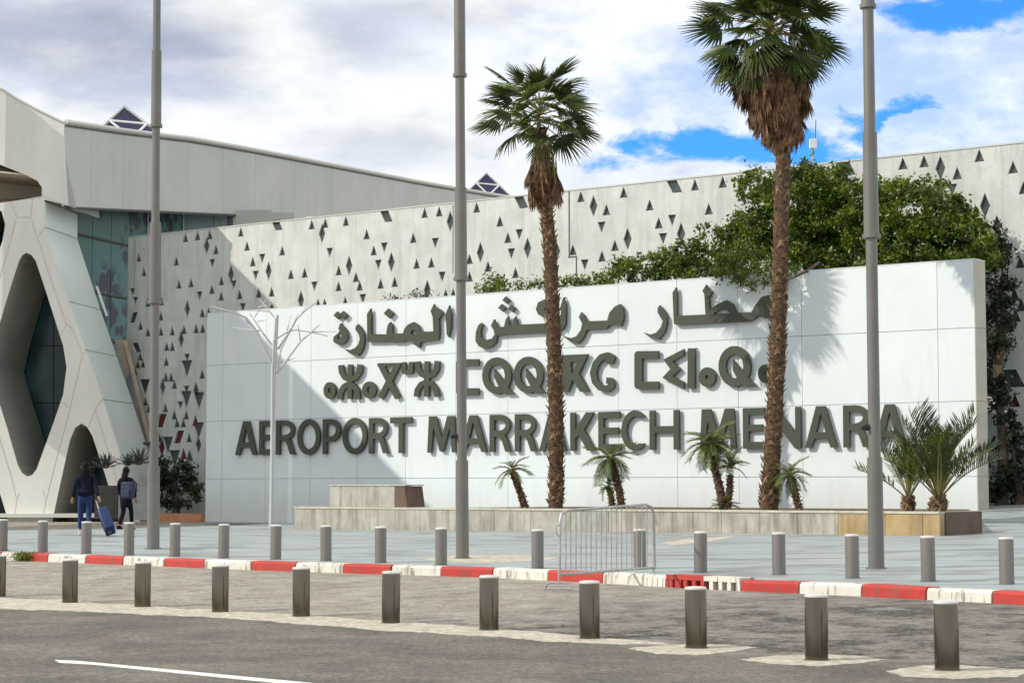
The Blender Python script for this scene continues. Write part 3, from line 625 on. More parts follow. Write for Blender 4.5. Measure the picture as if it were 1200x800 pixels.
# lettering
DF = DS - 0.15; LT = 0.09
def letter(loops, to3, label=None):
    ov, fs = cdt(loops)
    if not fs: return
    mb = slab(ov, fs, to3, NN * LT); me = mb.mesh('letter', M_letter); o = link('letter', me, sign)
    # standoff pins reaching the wall
    xs_ = [ov[f[0]] for f in fs]; c = min(xs_, key=lambda p: (p[0] - sum(q[0] for q in xs_) / len(xs_)) ** 2)
    p = Vector(to3(*c)); mb = MB(); mb.tube([p + NN * (LT - 0.01), p + NN * (DS - DF + 0.01)], 0.02, 6); mb.build('pin', M_joint, o)
    return o
def arc(cx, cy, rx, ry, a0, a1, n=14): return [(cx + rx * math.cos(R(a0 + (a1 - a0) * k / n)), cy + ry * math.sin(R(a0 + (a1 - a0) * k / n))) for k in range(n + 1)]
def glyph(ch, st):     # unit box, st = stem width as a share of the letter width
    s = st; h = 0.165
    if ch == 'A': return [(1, [(0, 0), (0.36, 1), (0.64, 1), (1, 0), (1 - s * 1.05, 0), (0.70, 0.22), (0.30, 0.22), (s * 1.05, 0)]), (-1, [(0.355, 0.375), (0.5, 0.83), (0.645, 0.375)])]
    if ch == 'E': return [(1, [(0, 0), (0, 1), (0.97, 1), (0.97, 1 - h), (s, 1 - h), (s, 0.59), (0.9, 0.59), (0.9, 0.43), (s, 0.43), (s, h), (1, h), (1, 0)])]
    if ch == 'H': return [(1, [(0, 0), (0, 1), (s, 1), (s, 0.6), (1 - s, 0.6), (1 - s, 1), (1, 1), (1, 0), (1 - s, 0), (1 - s, 0.43), (s, 0.43), (s, 0)])]
    if ch == 'T': return [(1, [(0, 1), (1, 1), (1, 1 - h), (0.5 + s / 2, 1 - h), (0.5 + s / 2, 0), (0.5 - s / 2, 0), (0.5 - s / 2, 1 - h), (0, 1 - h)])]
    if ch == 'N': return [(1, [(0, 0), (0, 1), (s * 1.15, 1), (1 - s * 0.9, 0.36), (1 - s * 0.9, 1), (1, 1), (1, 0), (1 - s * 1.05, 0), (s * 0.9, 0.66), (s * 0.9, 0)])]
    if ch == 'M': return [(1, [(0, 0), (0.055, 1), (0.30, 1), (0.5, 0.40), (0.70, 1), (0.945, 1), (1, 0), (1 - s * 0.85, 0), (0.785, 0.70), (0.565, 0.04), (0.435, 0.04), (0.215, 0.70), (s * 0.85, 0)])]
    if ch == 'K': return [(1, [(0, 0), (0, 1), (s, 1), (s, 0.56), (0.64, 1), (0.97, 1), (0.56, 0.545), (1, 0), (0.68, 0), (0.36, 0.42), (s, 0.33), (s, 0)])]
    if ch == 'O': return [(1, ell(0.5, 0.5, 0.5, 0.515, 36)), (-1, ell(0.5, 0.5, 0.5 - s * 0.98, 0.355, 30))]
    if ch == 'C': return [(1, ell(0.56, 0.5, 0.56, 0.515, 36)), (-1, ell(0.60, 0.5, 0.60 - s * 0.98, 0.355, 30)), (-1, [(0.70, 0.17), (1.4, 0.17), (1.4, 0.83), (0.70, 0.83)]), (-1, [(1.0, -0.2), (1.4, -0.2), (1.4, 1.2), (1.0, 1.2)])]
    bow = lambda bt_: [(1, [(0, bt_), (0.45, bt_)] + arc(0.45, (1 + bt_) / 2, 0.5 if ch == 'P' else 0.45, (1 - bt_) / 2, -90, 90) + [(0, 1)]), (-1, [(s, bt_ + 0.15), (0.42, bt_ + 0.15)] + arc(0.42, (1 + bt_) / 2, 0.5 - s * 1.0, (1 - bt_) / 2 - 0.15, -90, 90) + [(s, 0.85)])]
    stem = (1, [(0, 0), (0, 1), (s, 1), (s, 0)])
    if ch == 'P': return bow(0.355) + [stem]
    if ch == 'R': return bow(0.42) + [stem, (1, [(s * 0.8, 0.50), (0.62, 0.50), (0.72, 0.40), (0.80, 0.28), (0.90, 0.06), (1, 0), (0.70, 0), (0.60, 0.20), (0.50, 0.38), (s * 0.8, 0.42)])]
zb = onwall(650, 528.3, DF).z; zt = onwall(650, 483.8, DF).z
latin = [('A', 275.5, 300.5), ('E', 303.5, 317), ('R', 323, 347), ('O', 348, 374.7), ('P', 378, 400), ('O', 401, 429.5), ('R', 432, 456), ('T', 457, 482),
         ('M', 500.6, 534), ('A', 538.5, 570), ('R', 573.5, 600), ('R', 603, 630), ('A', 631.5, 663), ('K', 668, 697), ('E', 701, 727), ('C', 728, 756), ('H', 761, 795.5),
         ('M', 820, 862), ('E', 870.5, 896), ('N', 902, 938), ('A', 943, 980.5), ('R', 988, 1021), ('A', 1023, 1062)]
for ch, x0, x1 in latin:
    u0 = uz(onwall(x0, 505, DF))[0]; u1 = uz(onwall(x1, 505, DF))[0]; w = u1 - u0
    letter(glyph(ch, min(0.40, 0.205 / w)), lambda x, y: wp(u0 + x * w, zb + y * (zt - zb), DF))
def pxl(ox, oy, sc): return lambda x, y: onwall(ox + x / sc, oy + y / sc, DF)
def pieces(org, items):
    f = pxl(*org)
    for loops in items: letter(loops, f)
def dia(cx, cy, r): return [(1, [(cx - r, cy), (cx - 0.1 * r, cy - r), (cx + r, cy - 0.05 * r), (cx + 0.15 * r, cy + r)])]
pieces((370, 340, 5.712), [
    dia(144, 168, 26), dia(184, 167, 28),
    [(1, [(163, 222), (182, 240), (200, 262), (211, 290), (213, 318), (200, 345), (182, 360), (160, 365), (135, 358), (115, 340), (119, 312), (150, 285), (160, 268), (150, 258)]), (-1, [(142, 325), (150, 300), (172, 288), (176, 308), (162, 324)])],
    [(1, [(268, 240), (282, 226), (302, 255), (320, 290), (326, 335), (318, 380), (303, 415), (280, 436), (235, 425), (190, 394), (230, 400), (262, 386), (285, 360), (294, 325), (288, 295), (264, 262)])],
    [(1, [(342, 160), (366, 122), (370, 160), (371, 292), (472, 295), (474, 265), (482, 230), (498, 212), (511, 230), (513, 290), (583, 288), (592, 258), (615, 230), (655, 212), (685, 232), (702, 277), (787, 275), (782, 180), (768, 138), (790, 92), (800, 118), (832, 128), (850, 155), (823, 190), (827, 290), (820, 330), (702, 345), (692, 386), (662, 366), (640, 338), (600, 336), (585, 346), (515, 348), (498, 340), (470, 346), (345, 346)]), (-1, [(632, 288), (648, 262), (664, 270), (672, 290), (652, 300)])],
    dia(487, 155, 33),
    [(1, [(868, 160), (893, 100), (906, 160), (904, 250), (890, 315), (876, 296)])]])
pieces((535, 335, 5.714), [
    dia(330, 94, 24), dia(303, 146, 25), dia(368, 150, 25),
    [(1, [(165, 246), (176, 258), (160, 300), (163, 345), (195, 362), (235, 352), (254, 325), (248, 295), (230, 265), (250, 222), (272, 276), (318, 272), (328, 225), (345, 200), (354, 266), (372, 263), (380, 220), (396, 202), (406, 259), (596, 250), (690, 246), (640, 205), (575, 206), (545, 190), (530, 155), (545, 110), (610, 80), (650, 90), (600, 130), (585, 160), (640, 172), (700, 225), (697, 290), (680, 306), (590, 311), (272, 330), (262, 378), (232, 408), (192, 421), (150, 405), (126, 368), (128, 310), (145, 262)])],
    [(1, [(697, 130), (715, 76), (731, 125), (729, 250), (711, 296), (699, 270)])],
    [(1, [(835, 175), (850, 197), (868, 236), (1008, 231), (1022, 180), (1058, 137), (1095, 120), (1114, 148), (1119, 210), (1102, 270), (1062, 256), (1025, 260), (1002, 288), (872, 292), (845, 352), (812, 386), (770, 380), (710, 334), (762, 350), (802, 336), (832, 292), (840, 250), (818, 207)])]])
pieces((735, 325, 5.716), [
    [(1, [(216, 186), (240, 214), (264, 258), (266, 310), (250, 365), (212, 413), (152, 402), (108, 368), (152, 383), (192, 370), (224, 334), (238, 292), (204, 236), (203, 206)])],
    [(1, [(303, 102), (326, 66), (332, 104), (333, 256), (524, 248), (516, 112), (503, 90), (529, 48), (548, 88), (572, 94), (548, 132), (552, 216), (600, 180), (664, 152), (708, 178), (732, 236), (832, 232), (858, 182), (900, 130), (945, 117), (975, 130), (985, 200), (970, 280), (920, 272), (880, 254), (850, 277), (825, 293), (330, 318), (312, 310)]), (-1, [(572, 243), (620, 214), (664, 216), (688, 240)])]])
ring = lambda cx, cy, rx, ry, hx, hy: [(1, ell(cx, cy, rx, ry, 26)), (-1, ell(cx, cy, hx, hy, 12))]
pieces((370, 400, 7.059), [
    ring(113, 405, 50, 70, 13, 24),
    stroke([(205, 195), (210, 250), (238, 298), (282, 315), (328, 298), (358, 250), (365, 190)], 42) + stroke([(283, 190), (278, 475)], 36) + stroke([(195, 476), (205, 415), (232, 370), (274, 350), (315, 370), (340, 415), (346, 476)], 42),
    ring(440, 400, 58, 70, 17, 27),
    stroke([(510, 193), (697, 190)], 28) + stroke([(535, 192), (675, 466)], 46) + stroke([(676, 190), (532, 466)], 46),
    stroke([(727, 170), (727, 252), (787, 250), (787, 168)], 34),
    stroke([(838, 165), (844, 228), (872, 272), (917, 290), (965, 272), (996, 228), (1003, 160)], 42) + stroke([(918, 163), (914, 456)], 40) + stroke([(830, 456), (838, 398), (870, 352), (915, 335), (960, 352), (990, 398), (1003, 456)], 42)])
pieces((535, 335, 5.714), [
    stroke([(146, 512), (20, 512), (20, 708), (146, 706)], 46),
    ring(268, 600, 97, 123, 56, 76) + [(1, [(252, 556), (300, 618), (352, 690), (388, 722), (325, 724), (290, 690), (252, 612)])],
    ring(480, 595, 99, 123, 57, 76) + [(1, [(464, 552), (512, 614), (564, 686), (600, 716), (537, 720), (502, 686), (464, 608)])],
    ring(650, 655, 42, 50, 14, 18),
    [(1, [(705, 462), (882, 455), (818, 585), (884, 706), (826, 708), (775, 625), (748, 708), (700, 708)]), (-1, [(762, 508), (812, 506), (770, 590)])],
    stroke([(1000, 498), (1030, 502), (1038, 478), (1010, 464), (968, 476), (930, 520), (913, 580), (926, 640), (962, 680), (1008, 690), (1036, 666), (1030, 634), (1002, 632)], 42)])
pieces((730, 395, 6.316), [
    stroke([(262, 129), (112, 130), (112, 356), (264, 355)], 56),
    [(1, [(450, 86), (450, 132), (365, 180), (425, 235), (365, 290), (450, 330), (450, 380), (290, 300), (350, 235), (298, 165)])],
    [(1, [(480, 82), (530, 82), (530, 378), (476, 378)])],
    ring(622, 295, 62, 73, 14, 16),
    ring(825, 215, 119, 151, 66, 90) + [(1, [(812, 165), (870, 240), (950, 325), (990, 360), (890, 364), (850, 315), (812, 245)])],
    ring(1056, 270, 58, 70, 15, 18)])
for zz in (): pass

# ------------------------------------------------------------------ rear wall with triangular openings
raw = []
def addt(org, kind, pts, k=1.0, red=False):
    for x, y in pts: raw.append((org[0] + x / org[2], org[1] + y / org[2], kind, k, red))
O1 = (145, 230, 4.705); O2 = (340, 220, 5.335); O3 = (530, 200, 5.335); O4 = (660, 180, 5.0); O5 = (1020, 150, 4.444); O6 = (1130, 300, 2.67); O7 = (140, 270, 4.706); O8 = (140, 430, 4.445)
addt(O1, 'U', [(340, 222), (406, 216), (473, 211), (507, 292), (289, 355), (303, 482), (370, 475), (537, 463), (485, 511), (536, 548), (638, 540), (711, 359), (679, 273), (645, 190), (873, 298), (921, 428), (743, 531), (815, 525), (815, 610), (81, 334), (109, 414), (132, 582), (207, 575), (203, 658), (90, 710), (132, 745), (203, 742), (266, 740), (331, 732), (398, 728), (434, 726), (432, 640), (467, 637)])
addt(O1, 'D', [(487, 373), (605, 491), (417, 551), (655, 616), (763, 345), (727, 438), (47, 532), (62, 580)])
addt(O1, 'M', [(456, 275), (590, 430), (349, 622), (798, 412), (315, 790)]); addt(O1, 'P', [(843, 158)], 1.2); addt(O1, 'Q', [(53, 668)], 1.1)
addt(O2, 'U', [(134, 218), (219, 212), (348, 197), (478, 290), (522, 390), (769, 312), (840, 145), (931, 138), (790, 473), (882, 466), (90, 530), (303, 515), (411, 557), (434, 610), (302, 614), (565, 598), (653, 587), (344, 708), (174, 722), (215, 720), (972, 665), (1019, 660)])
addt(O2, 'D', [(247, 408), (588, 375), (551, 483), (907, 347), (950, 558), (151, 618), (454, 697)]); addt(O2, 'M', [(199, 287), (368, 487), (632, 465), (1000, 210), (67, 703), (857, 640)]); addt(O2, 'P', [(600, 168)], 1.2)
addt(O3, 'U', [(152, 222), (297, 315), (347, 418), (107, 550), (223, 597), (107, 660), (395, 637), (803, 150), (963, 243), (753, 493), (1016, 466), (935, 533)])
addt(O3, 'D', [(418, 400), (369, 520), (933, 355), (828, 590)]); addt(O3, 'M', [(175, 512), (470, 485), (882, 222), (650, 505)]); addt(O3, 'P', [(430, 187)], 1.2)
addt(O4, 'U', [(353, 210), (506, 300), (559, 405), (852, 323), (771, 165), (934, 145), (1045, 133)]); addt(O4, 'D', [(638, 392), (585, 500)]); addt(O4, 'M', [(690, 470), (377, 500)]); addt(O4, 'P', [(650, 173)], 1.2)
addt((0, 0, 1), 'P', [(992, 189)], 1.2)
addt((0, 0, 1), 'U', [(960, 230), (1000, 250)]); addt((0, 0, 1), 'D', [(985, 280), (1116, 223)])
addt(O5, 'U', [(168, 158), (278, 143), (451, 235), (566, 112), (742, 203), (797, 310), (658, 485), (777, 695)]); addt(O5, 'D', [(718, 635)]); addt(O5, 'M', [(364, 210), (596, 405)])
addt((0, 0, 1), 'U', [(1225, 178), (1250, 230), (1280, 200), (1215, 260), (1300, 260), (1230, 320), (1262, 340)]); addt((0, 0, 1), 'D', [(1240, 280), (1275, 300)]); addt((0, 0, 1), 'M', [(1262, 190), (1290, 320)])
addt(O6, 'U', [(176, 18), (155, 118), (176, 150), (125, 182), (159, 184), (138, 216), (182, 186), (92, 580), (124, 580), (168, 606), (140, 487)], 1.1); addt(O6, 'U', [(157, 449)], 1.1, True)
addt(O6, 'D', [(100, 316)]); addt(O6, 'D', [(105, 362)], 2.0); addt(O6, 'D', [(152, 700)], 1.2); addt(O6, 'P', [(150, 382)], 1.5); addt(O6, 'P', [(108, 435)], 1.7)
addt(O7, 'U', [(259, 637), (290, 637), (112, 690), (98, 732), (127, 730), (257, 720), (83, 772), (455, 790)]); addt(O7, 'D', [(371, 706)]); addt(O7, 'D', [(370, 766)], 1.9); addt(O7, 'P', [(92, 645)], 1.1)
addt(O8, 'U', [(240, 50), (268, 50), (285, 88), (428, 42), (133, 175), (150, 212), (238, 210), (285, 247), (347, 247), (299, 288), (332, 288), (207, 365), (362, 365)]); addt(O8, 'U', [(333, 448), (395, 276)], 1.2, True); addt(O8, 'U', [(364, 456)], 1.2)
addt(O8, 'D', [(348, 122), (315, 203)]); addt(O8, 'D', [(130, 110), (347, 172), (412, 178), (410, 335), (250, 410)], 1.9); addt(O8, 'M', [(223, 105), (397, 124), (410, 405)])
addt(O8, 'Q', [(218, 278)], 1.4, True); addt(O8, 'Q', [(310, 363)], 1.3, True); addt(O8, 'D', [(285, 482)], 2.0); addt(O8, 'M', [(218, 418)], 1.2, True)
rL = onwall(150.5, 282, DR); rR = onwall(1200, 163, DR); ruL = uz(rL)[0]; ruR = uz(rR)[0] + 14; rzT = (rL.z + rR.z) / 2
rear = thing('patterned_wall', wp((ruL + ruR) / 2, 0.6, DR), 'tall pale rendered wall pierced by dark triangles and diamonds behind the sign', 'wall')
B = 0.176; loops = [(1, [(ruL, 0.1), (ruR, 0.1), (ruR, rzT), (ruL, rzT)])]; holes = []
def shape(u, z, kind, k):
    b = B * k; h = b * 1.18
    if kind == 'U': return [(u - b, z - h), (u + b, z - h), (u, z + h)]
    if kind == 'D': return [(u - b, z + h), (u, z - h), (u + b, z + h)]
    if kind == 'M': return [(u - b * 1.02, z), (u, z - 2 * h), (u + b * 1.02, z), (u, z + 2 * h)]
    if kind == 'P': return [(u - b * 1.5, z + h * 0.9), (u - b * 0.3, z - h * 0.9), (u + b * 1.6, z - h * 0.9), (u + b * 0.5, z + h * 0.9)]
    if kind == 'Q': return [(u + b * 1.4, z + h), (u + b * 0.3, z - h), (u - b * 1.4, z - h), (u - b * 0.4, z + h)]
taken = []
for x, y, kind, k, red in raw:
    u, z = uz(onwall(x, y, DR))
    r_ = B * k * (1.9 if kind == 'M' else 1.1)
    if kind in 'P' and y < 260 and z + B * 1.3 > rzT: z = rzT - B * 1.35
    if z + r_ > rzT - 0.02 and kind != 'P': z = rzT - r_ - 0.05
    if u - r_ < ruL + 0.03: u = ruL + r_ + 0.06
    bad = any(math.hypot(u - a_, z - b_) < 0.72 * (r_ + c_) * 0.9 and math.hypot(u - a_, z - b_) < 0.25 for a_, b_, c_ in taken)
    if bad: continue
    taken.append((u, z, r_)); lp = shape(u, z, kind, k); holes.append((lp, red, u, z)); loops.append((-1, lp))
ov, fs = cdt(loops)
mb = slab(ov, fs, lambda u, z: wp(u, z, DR), NN * 0.12); mb.build('render', M_rear, rear)
wbox(ruL, ruR, 0.1, rzT - 0.002, DR + 0.122, DR + 0.5, 'wall_core', M_rear, rear)
wbox(ruL - 0.02, ruR, rzT + 0.001, rzT + 0.05, DR - 0.02, DR + 0.52, 'coping', M_fascia, rear)
shared = {}
for lp, red, u, z in holes[:290]:
    c = (sum(p[0] for p in lp) / len(lp), sum(p[1] for p in lp) / len(lp)); key = (tuple((round(p[0] - c[0], 3), round(p[1] - c[1], 3)) for p in lp), red)
    if key not in shared:
        mb = MB(); P = [UU * ((p[0] - c[0]) * 0.995) + Vector((0, 0, (p[1] - c[1]) * 0.995)) for p in lp]; nP = len(P)
        mb.add(P + [q + NN * 0.03 for q in P], [tuple(range(nP)), tuple(reversed(range(nP, 2 * nP)))] + [(i, (i + 1) % nP, (i + 1) % nP + nP, i + nP) for i in range(nP)])
        shared[key] = mb.mesh('opening_pane', M_panered if red else M_pane)
    o = bpy.data.objects.new('pane', shared[key]); COL.objects.link(o); o.parent = rear; o.matrix_local = Matrix.Translation(wp(c[0], c[1], DR + 0.085) - rear.location)
# slab joints and pipes
def wall_line(x, y0, y1, w, name, m=M_joint):
    u, z0 = uz(onwall(x, y0, DR)); z1 = onwall(x, y1, DR).z; z0 = min(z0, rzT - 0.01); wbox(u - w / 2, u + w / 2, z1, z0, DR - 0.012, DR - 0.002, name, m, rear)
wall_line(667, 224, 301, 0.05, 'movement_joint'); wall_line(675.5, 301, 340, 0.05, 'movement_joint'); wall_line(158.5, 281, 345, 0.05, 'movement_joint', M_tan); wall_line(531, 240, 320, 0.03, 'movement_joint')
u0 = uz(onwall(666, 301, DR))[0]; u1 = uz(onwall(676, 301, DR))[0]; z0 = onwall(670, 301, DR).z; wbox(u0, u1, z0 - 0.025, z0 + 0.025, DR - 0.012, DR - 0.003, 'movement_joint', M_joint, rear)
# antenna on the wall
ap = onwall(952.5, 192, DR + 0.25); ap.z = rzT + 0.05
an = thing('antenna_mast', ap, 'small white antenna box on a short mast above the rear wall', 'antenna')
pt = onwall(952.5, 168, DR + 0.25); k = FPX / ap.y
mb = MB(); mb.tube([ap, Vector((ap.x, ap.y, pt.z + 0.1))], 0.035, 8); mb.build('mast', M_galv, an, True)
mb = MB(); mb.box(pt + Vector((0, -0.05, -0.02)), 8 / k, 0.2, 11 / k); mb.build('antenna_box', M_white, an)
mb = MB(); mb.tube([Vector((ap.x + 0.09, ap.y, pt.z)), Vector((ap.x + 0.12, ap.y, pt.z + 0.8))], 0.015, 6); mb.build('whip', M_joint, an)

# ------------------------------------------------------------------ planter and stone block
pl = onwall(345, 592, DP); pr = onwall(1101, 601, DP); puL = uz(pl)[0]; puR = uz(pr)[0]; pz = (pl.z + pr.z) / 2
plant = thing('planter', wp((puL + puR) / 2, 0.4, DP), 'long low weathered stone planter wall in front of the sign', 'planter')
PD = 2.35; nb = 19
xsj = [345, 443, 492, 541, 579, 622, 668, 713, 773, 812, 845, 890, 934, 982, 1037, 1081]
js = [uz(onwall(x, 605, DP))[0] for x in xsj] + [puR]; js[0] = puL
slp = lambda u: pz
for i in range(len(js) - 1):
    m_ = M_conc2 if i in (13, 14, 15) else M_conc; e = random.uniform(0, 0.008)
    wbox(js[i] + 0.007, js[i + 1] - 0.007, -0.2, pz - 0.055, DP + e, DP + 0.28, 'stone_block', m_, plant)
for i in range(0, len(js) - 1):
    wbox(js[i] + 0.004, js[i + 1] - 0.004, pz - 0.052, pz + random.uniform(0, 0.004), DP - 0.02, DP + 0.33, 'coping_stone', M_cope, plant)
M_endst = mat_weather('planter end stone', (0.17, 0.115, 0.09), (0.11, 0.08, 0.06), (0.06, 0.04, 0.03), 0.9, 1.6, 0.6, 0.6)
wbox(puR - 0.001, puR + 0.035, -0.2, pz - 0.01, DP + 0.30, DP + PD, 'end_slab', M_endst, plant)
wbox(puR - 0.30, puR - 0.004, -0.2, pz - 0.004, DP + 0.332, DP + PD, 'end_wall', M_conc, plant)
wbox(puL + 0.004, puL + 0.30, -0.2, pz - 0.004, DP + 0.332, DP + 2.4, 'end_wall', M_conc, plant)
sp_ = [wp(puL + 0.31, 0, DP + 0.335), wp(puR - 0.31, 0, DP + 0.335), wp(puR - 0.31, 0, DP + PD), wp(uR - 0.25, 0, DS - 0.02), wp(puL + 3.2, 0, DS - 0.02)]
quad0 = MB(); quad0.add([Vector((q.x, q.y, pz - 0.06)) for q in sp_] + [Vector((q.x, q.y, -0.2)) for q in sp_], [(0, 1, 2, 3, 4), (9, 8, 7, 6, 5)] + [(i, (i + 1) % 5, (i + 1) % 5 + 5, i + 5) for i in range(5)]); quad0.build('soil', M_soil, plant)
# block on the planter
a = onwall(384, 594, DP); b = onwall(476, 594, DP); zt_ = onwall(430, 569, DP).z
blk = thing('stone_bench', wp((uz(a)[0] + uz(b)[0]) / 2, pz, DP), 'raised tapered stone block standing on the left end of the planter', 'stone block')
u0, u1 = uz(a)[0], uz(b)[0]; us_ = uz(onwall(461, 580, DP))[0]
mb = MB()
def blockmesh(u0, u1, z0, z1, t0, t1, d0, d1):
    P = [wp(u0, z0, d0), wp(u1, z0, d0), wp(u1 - t1, z1, d0), wp(u0 + t0, z1, d0), wp(u0, z0, d1), wp(u1, z0, d1), wp(u1 - t1, z1, d1), wp(u0 + t0, z1, d1)]
    mb.add(P, [(0, 1, 2, 3), (7, 6, 5, 4), (0, 4, 5, 1), (1, 5, 6, 2), (2, 6, 7, 3), (3, 7, 4, 0)])
blockmesh(u0, us_, pz + 0.006, zt_, 0.06, 0.0, DP + 0.05, DP + 0.85); mb.build('stone_body', M_conc, blk)
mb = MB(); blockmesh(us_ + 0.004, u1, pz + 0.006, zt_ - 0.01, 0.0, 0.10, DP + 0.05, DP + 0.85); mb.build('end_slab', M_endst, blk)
mb = MB(); blockmesh(u0 + 0.03, u1 - 0.07, zt_ + 0.002, zt_ + 0.035, 0, 0, DP + 0.02, DP + 0.88); mb.build('coping_stone', M_cope, blk)

# ------------------------------------------------------------------ terminal building at the left
FY = 84.0; BK = Vector((0.49, 4.0, 0))
tb = thing('terminal_building', atY(20, 604, FY), 'pale airport terminal with honeycomb facade, curved roof edge and long grey fascia', 'building')
F = lambda x, y: atY(x, y, FY)
edge = [(52, 234), (52, 267), (80, 353), (100, 410), (120, 468), (143, 540), (164, 612)]
outline = [(-420, 620), (-420, -90), (-300, -60), (-190, -8), (-120, 32), (-60, 70), (0, 105), (20, 117), (40, 128), (58, 137), (75, 145), (77, 195), (80, 241)] + edge + [(136, 620)]
dia1 = [(22, 306), (26, 299), (31, 296), (37, 299), (42, 306), (55, 345), (66, 380), (74, 405), (78, 430), (74, 462), (62, 497), (50, 530), (43, 549), (38, 556), (32, 558), (26, 554), (21, 545), (8, 500), (-4, 462), (-13, 430), (-5, 395), (8, 350)]
arch1 = [(60, 625), (62, 606), (72, 560), (82, 515), (88, 501), (95, 496), (102, 500), (108, 510), (122, 552), (138, 604), (142, 625)]
topo = [(-140, 150), (-60, 172), (0, 193), (30, 205), (44, 212), (49, 220), (49, 230), (0, 238), (-140, 250)]
dia0 = [(-45, 262), (-30, 248), (-8, 241), (2, 248), (6, 263), (3, 282), (-8, 312), (-22, 350), (-30, 352), (-40, 300)]
dia2 = [(x - 128, y) for x, y in dia1]; arch0 = [(x - 130, y) for x, y in arch1]; dia3 = [(x - 256, y) for x, y in dia1]; arch3 = [(x - 260, y) for x, y in arch1]
openings = [dia1, arch1, topo, dia0, dia2, arch0, dia3, arch3]
ov, fs = cdt([(1, outline)] + [(-1, o) for o in openings])
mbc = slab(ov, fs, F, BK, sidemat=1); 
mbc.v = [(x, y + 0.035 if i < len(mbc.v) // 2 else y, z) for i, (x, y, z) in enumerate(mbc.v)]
mbc.build('facade_structure', [M_clad, M_reveal_shade], tb)
js_ = [[(0, 237.5), (50, 231.5)], [(12, 236), (20, 255), (36, 255), (38.5, 233)], [(20, 255), (13, 280), (2, 268)], [(36, 255), (44, 279), (52, 267)], [(13, 280), (-14, 375)], [(44, 279), (62, 335), (78, 381), (84, 384)], [(78, 381), (71, 392)],
       [(84, 384), (97, 415), (82, 480), (75, 472)], [(97, 415), (103, 408)], [(82, 480), (62, 555), (54, 588), (48, 620)], [(54, 588), (51, 575)], [(120, 468), (112, 480), (150, 606)], [(112, 480), (104, 500)], [(-14, 470), (14, 560), (20, 586), (14, 620)], [(20, 586), (23, 578)],
       [(49, 229), (66, 237), (80, 242)], [(-420, 330), (-14, 345)], [(0, 193), (-140, 150)], [(52, 300), (44, 279)]]
jl = []
for j in js_: jl += [(-1, lp) for s_, lp in stroke(j, 1.3)]
ov, fs = cdt([(1, outline)] + [(-1, o) for o in openings] + jl)
for comp in components(fs):
    if len(comp) < 2: continue
    slab(ov, comp, F, (0, 0.033, 0)).build('facade_panel', M_clad, tb)
# return face of the raking leg: white panels over the slab edge
segs = [(52, 234, 267), (52, 267, 353)]
epts = [F(x, y) for x, y in edge]
def lerp_edge(y):
    for (x0, y0), (x1, y1) in zip(edge, edge[1:]):
        if y0 <= y <= y1: return x0 + (x1 - x0) * (y - y0) / (y1 - y0), y
    return edge[-1]
cuts = [236, 266, 353, 410, 468, 540, 608]
for y0, y1 in zip(cuts, cuts[1:]):
    mb = MB(); n = 4; col_ = []
    for k in range(n + 1):
        y = y0 + 0.45 + (y1 - y0 - 0.9) * k / n; p = F(*lerp_edge(y)) + Vector((0.03, 0, 0)); col_.append(p)
    vs = []
    for p in col_: vs += [p + Vector((0, 0.03, 0)), p + BK + Vector((0, -0.02, 0)), p + BK + Vector((-0.03, -0.02, 0)), p + Vector((-0.03, 0.03, 0))]
    fsx = [(3, 2, 1, 0), tuple(n * 4 + q for q in range(4))]
    for k in range(n):
        for q in range(4): fsx.append((k * 4 + q, k * 4 + (q + 1) % 4, (k + 1) * 4 + (q + 1) % 4, (k + 1) * 4 + q))
    mb.add(vs, fsx); mb.build('return_panel', M_clad2, tb)
# glazing behind the openings
def quad(name, P, back, m, parent=tb):
    mb = MB(); n = len(P); back = Vector(back); mb.add(list(P) + [Vector(p) + back for p in P], [tuple(range(n)), tuple(reversed(range(n, 2 * n)))] + [(i, (i + 1) % n, (i + 1) % n + n, i + n) for i in range(n)]); return mb.build(name, m, parent)
GB = FY + 4.15
g = lambda x, y: atY(x, y, GB)
gx = [-420, -200, -60, 5, 63, 100, 140]
for x0, x1 in zip(gx, gx[1:]):
    for y0, y1 in ((245, 340), (340, 405), (405, 472), (472, 609)):
        if x0 == 100 and y1 < 600: continue
        if x0 == 63 and y1 <= 405: x1 = 82
        elif x0 == 63: x1 = 100
        quad('glass_pane', [g(x0 + 0.6, y1 - 0.5), g(x1 - 0.6, y1 - 0.5), g(x1 - 0.6, y0 + 0.5), g(x0 + 0.6, y0 + 0.5)], (0, 0.05, 0), M_glassd)
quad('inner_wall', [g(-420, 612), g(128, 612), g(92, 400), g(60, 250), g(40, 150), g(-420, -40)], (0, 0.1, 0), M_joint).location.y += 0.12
quad('inner_wall', [atY(-60, 246, GB - 0.35), atY(56, 246, GB - 0.35), atY(56, 180, GB - 0.35), atY(-60, 150, GB - 0.35)], (0, 0.1, 0), M_soffit)
# ceiling boards inside the upper opening
for k in range(5):
    z = F(0, 237).z + 0.12; z1 = F(0, 190).z
    quad('soffit_board', [Vector((-32, FY + 0.06 + k * 0.72, z1 + 0.75)), Vector((-20.0, FY + 0.06 + k * 0.72, z1 - 0.55)), Vector((-19.95, FY + 0.76 + k * 0.72, z1 - 0.55)), Vector((-32, FY + 0.76 + k * 0.72, z1 + 0.75))], (0, 0, 0.05), M_soffit)
quad('ledge', [F(-60, 240) + Vector((0, 0.4, 0)), F(48, 232) + Vector((0, 0.4, 0)), F(48, 226) + Vector((0, 2.9, 0.3)), F(-60, 234) + Vector((0, 2.9, 0.3))], (0, 0, -0.1), M_tan)
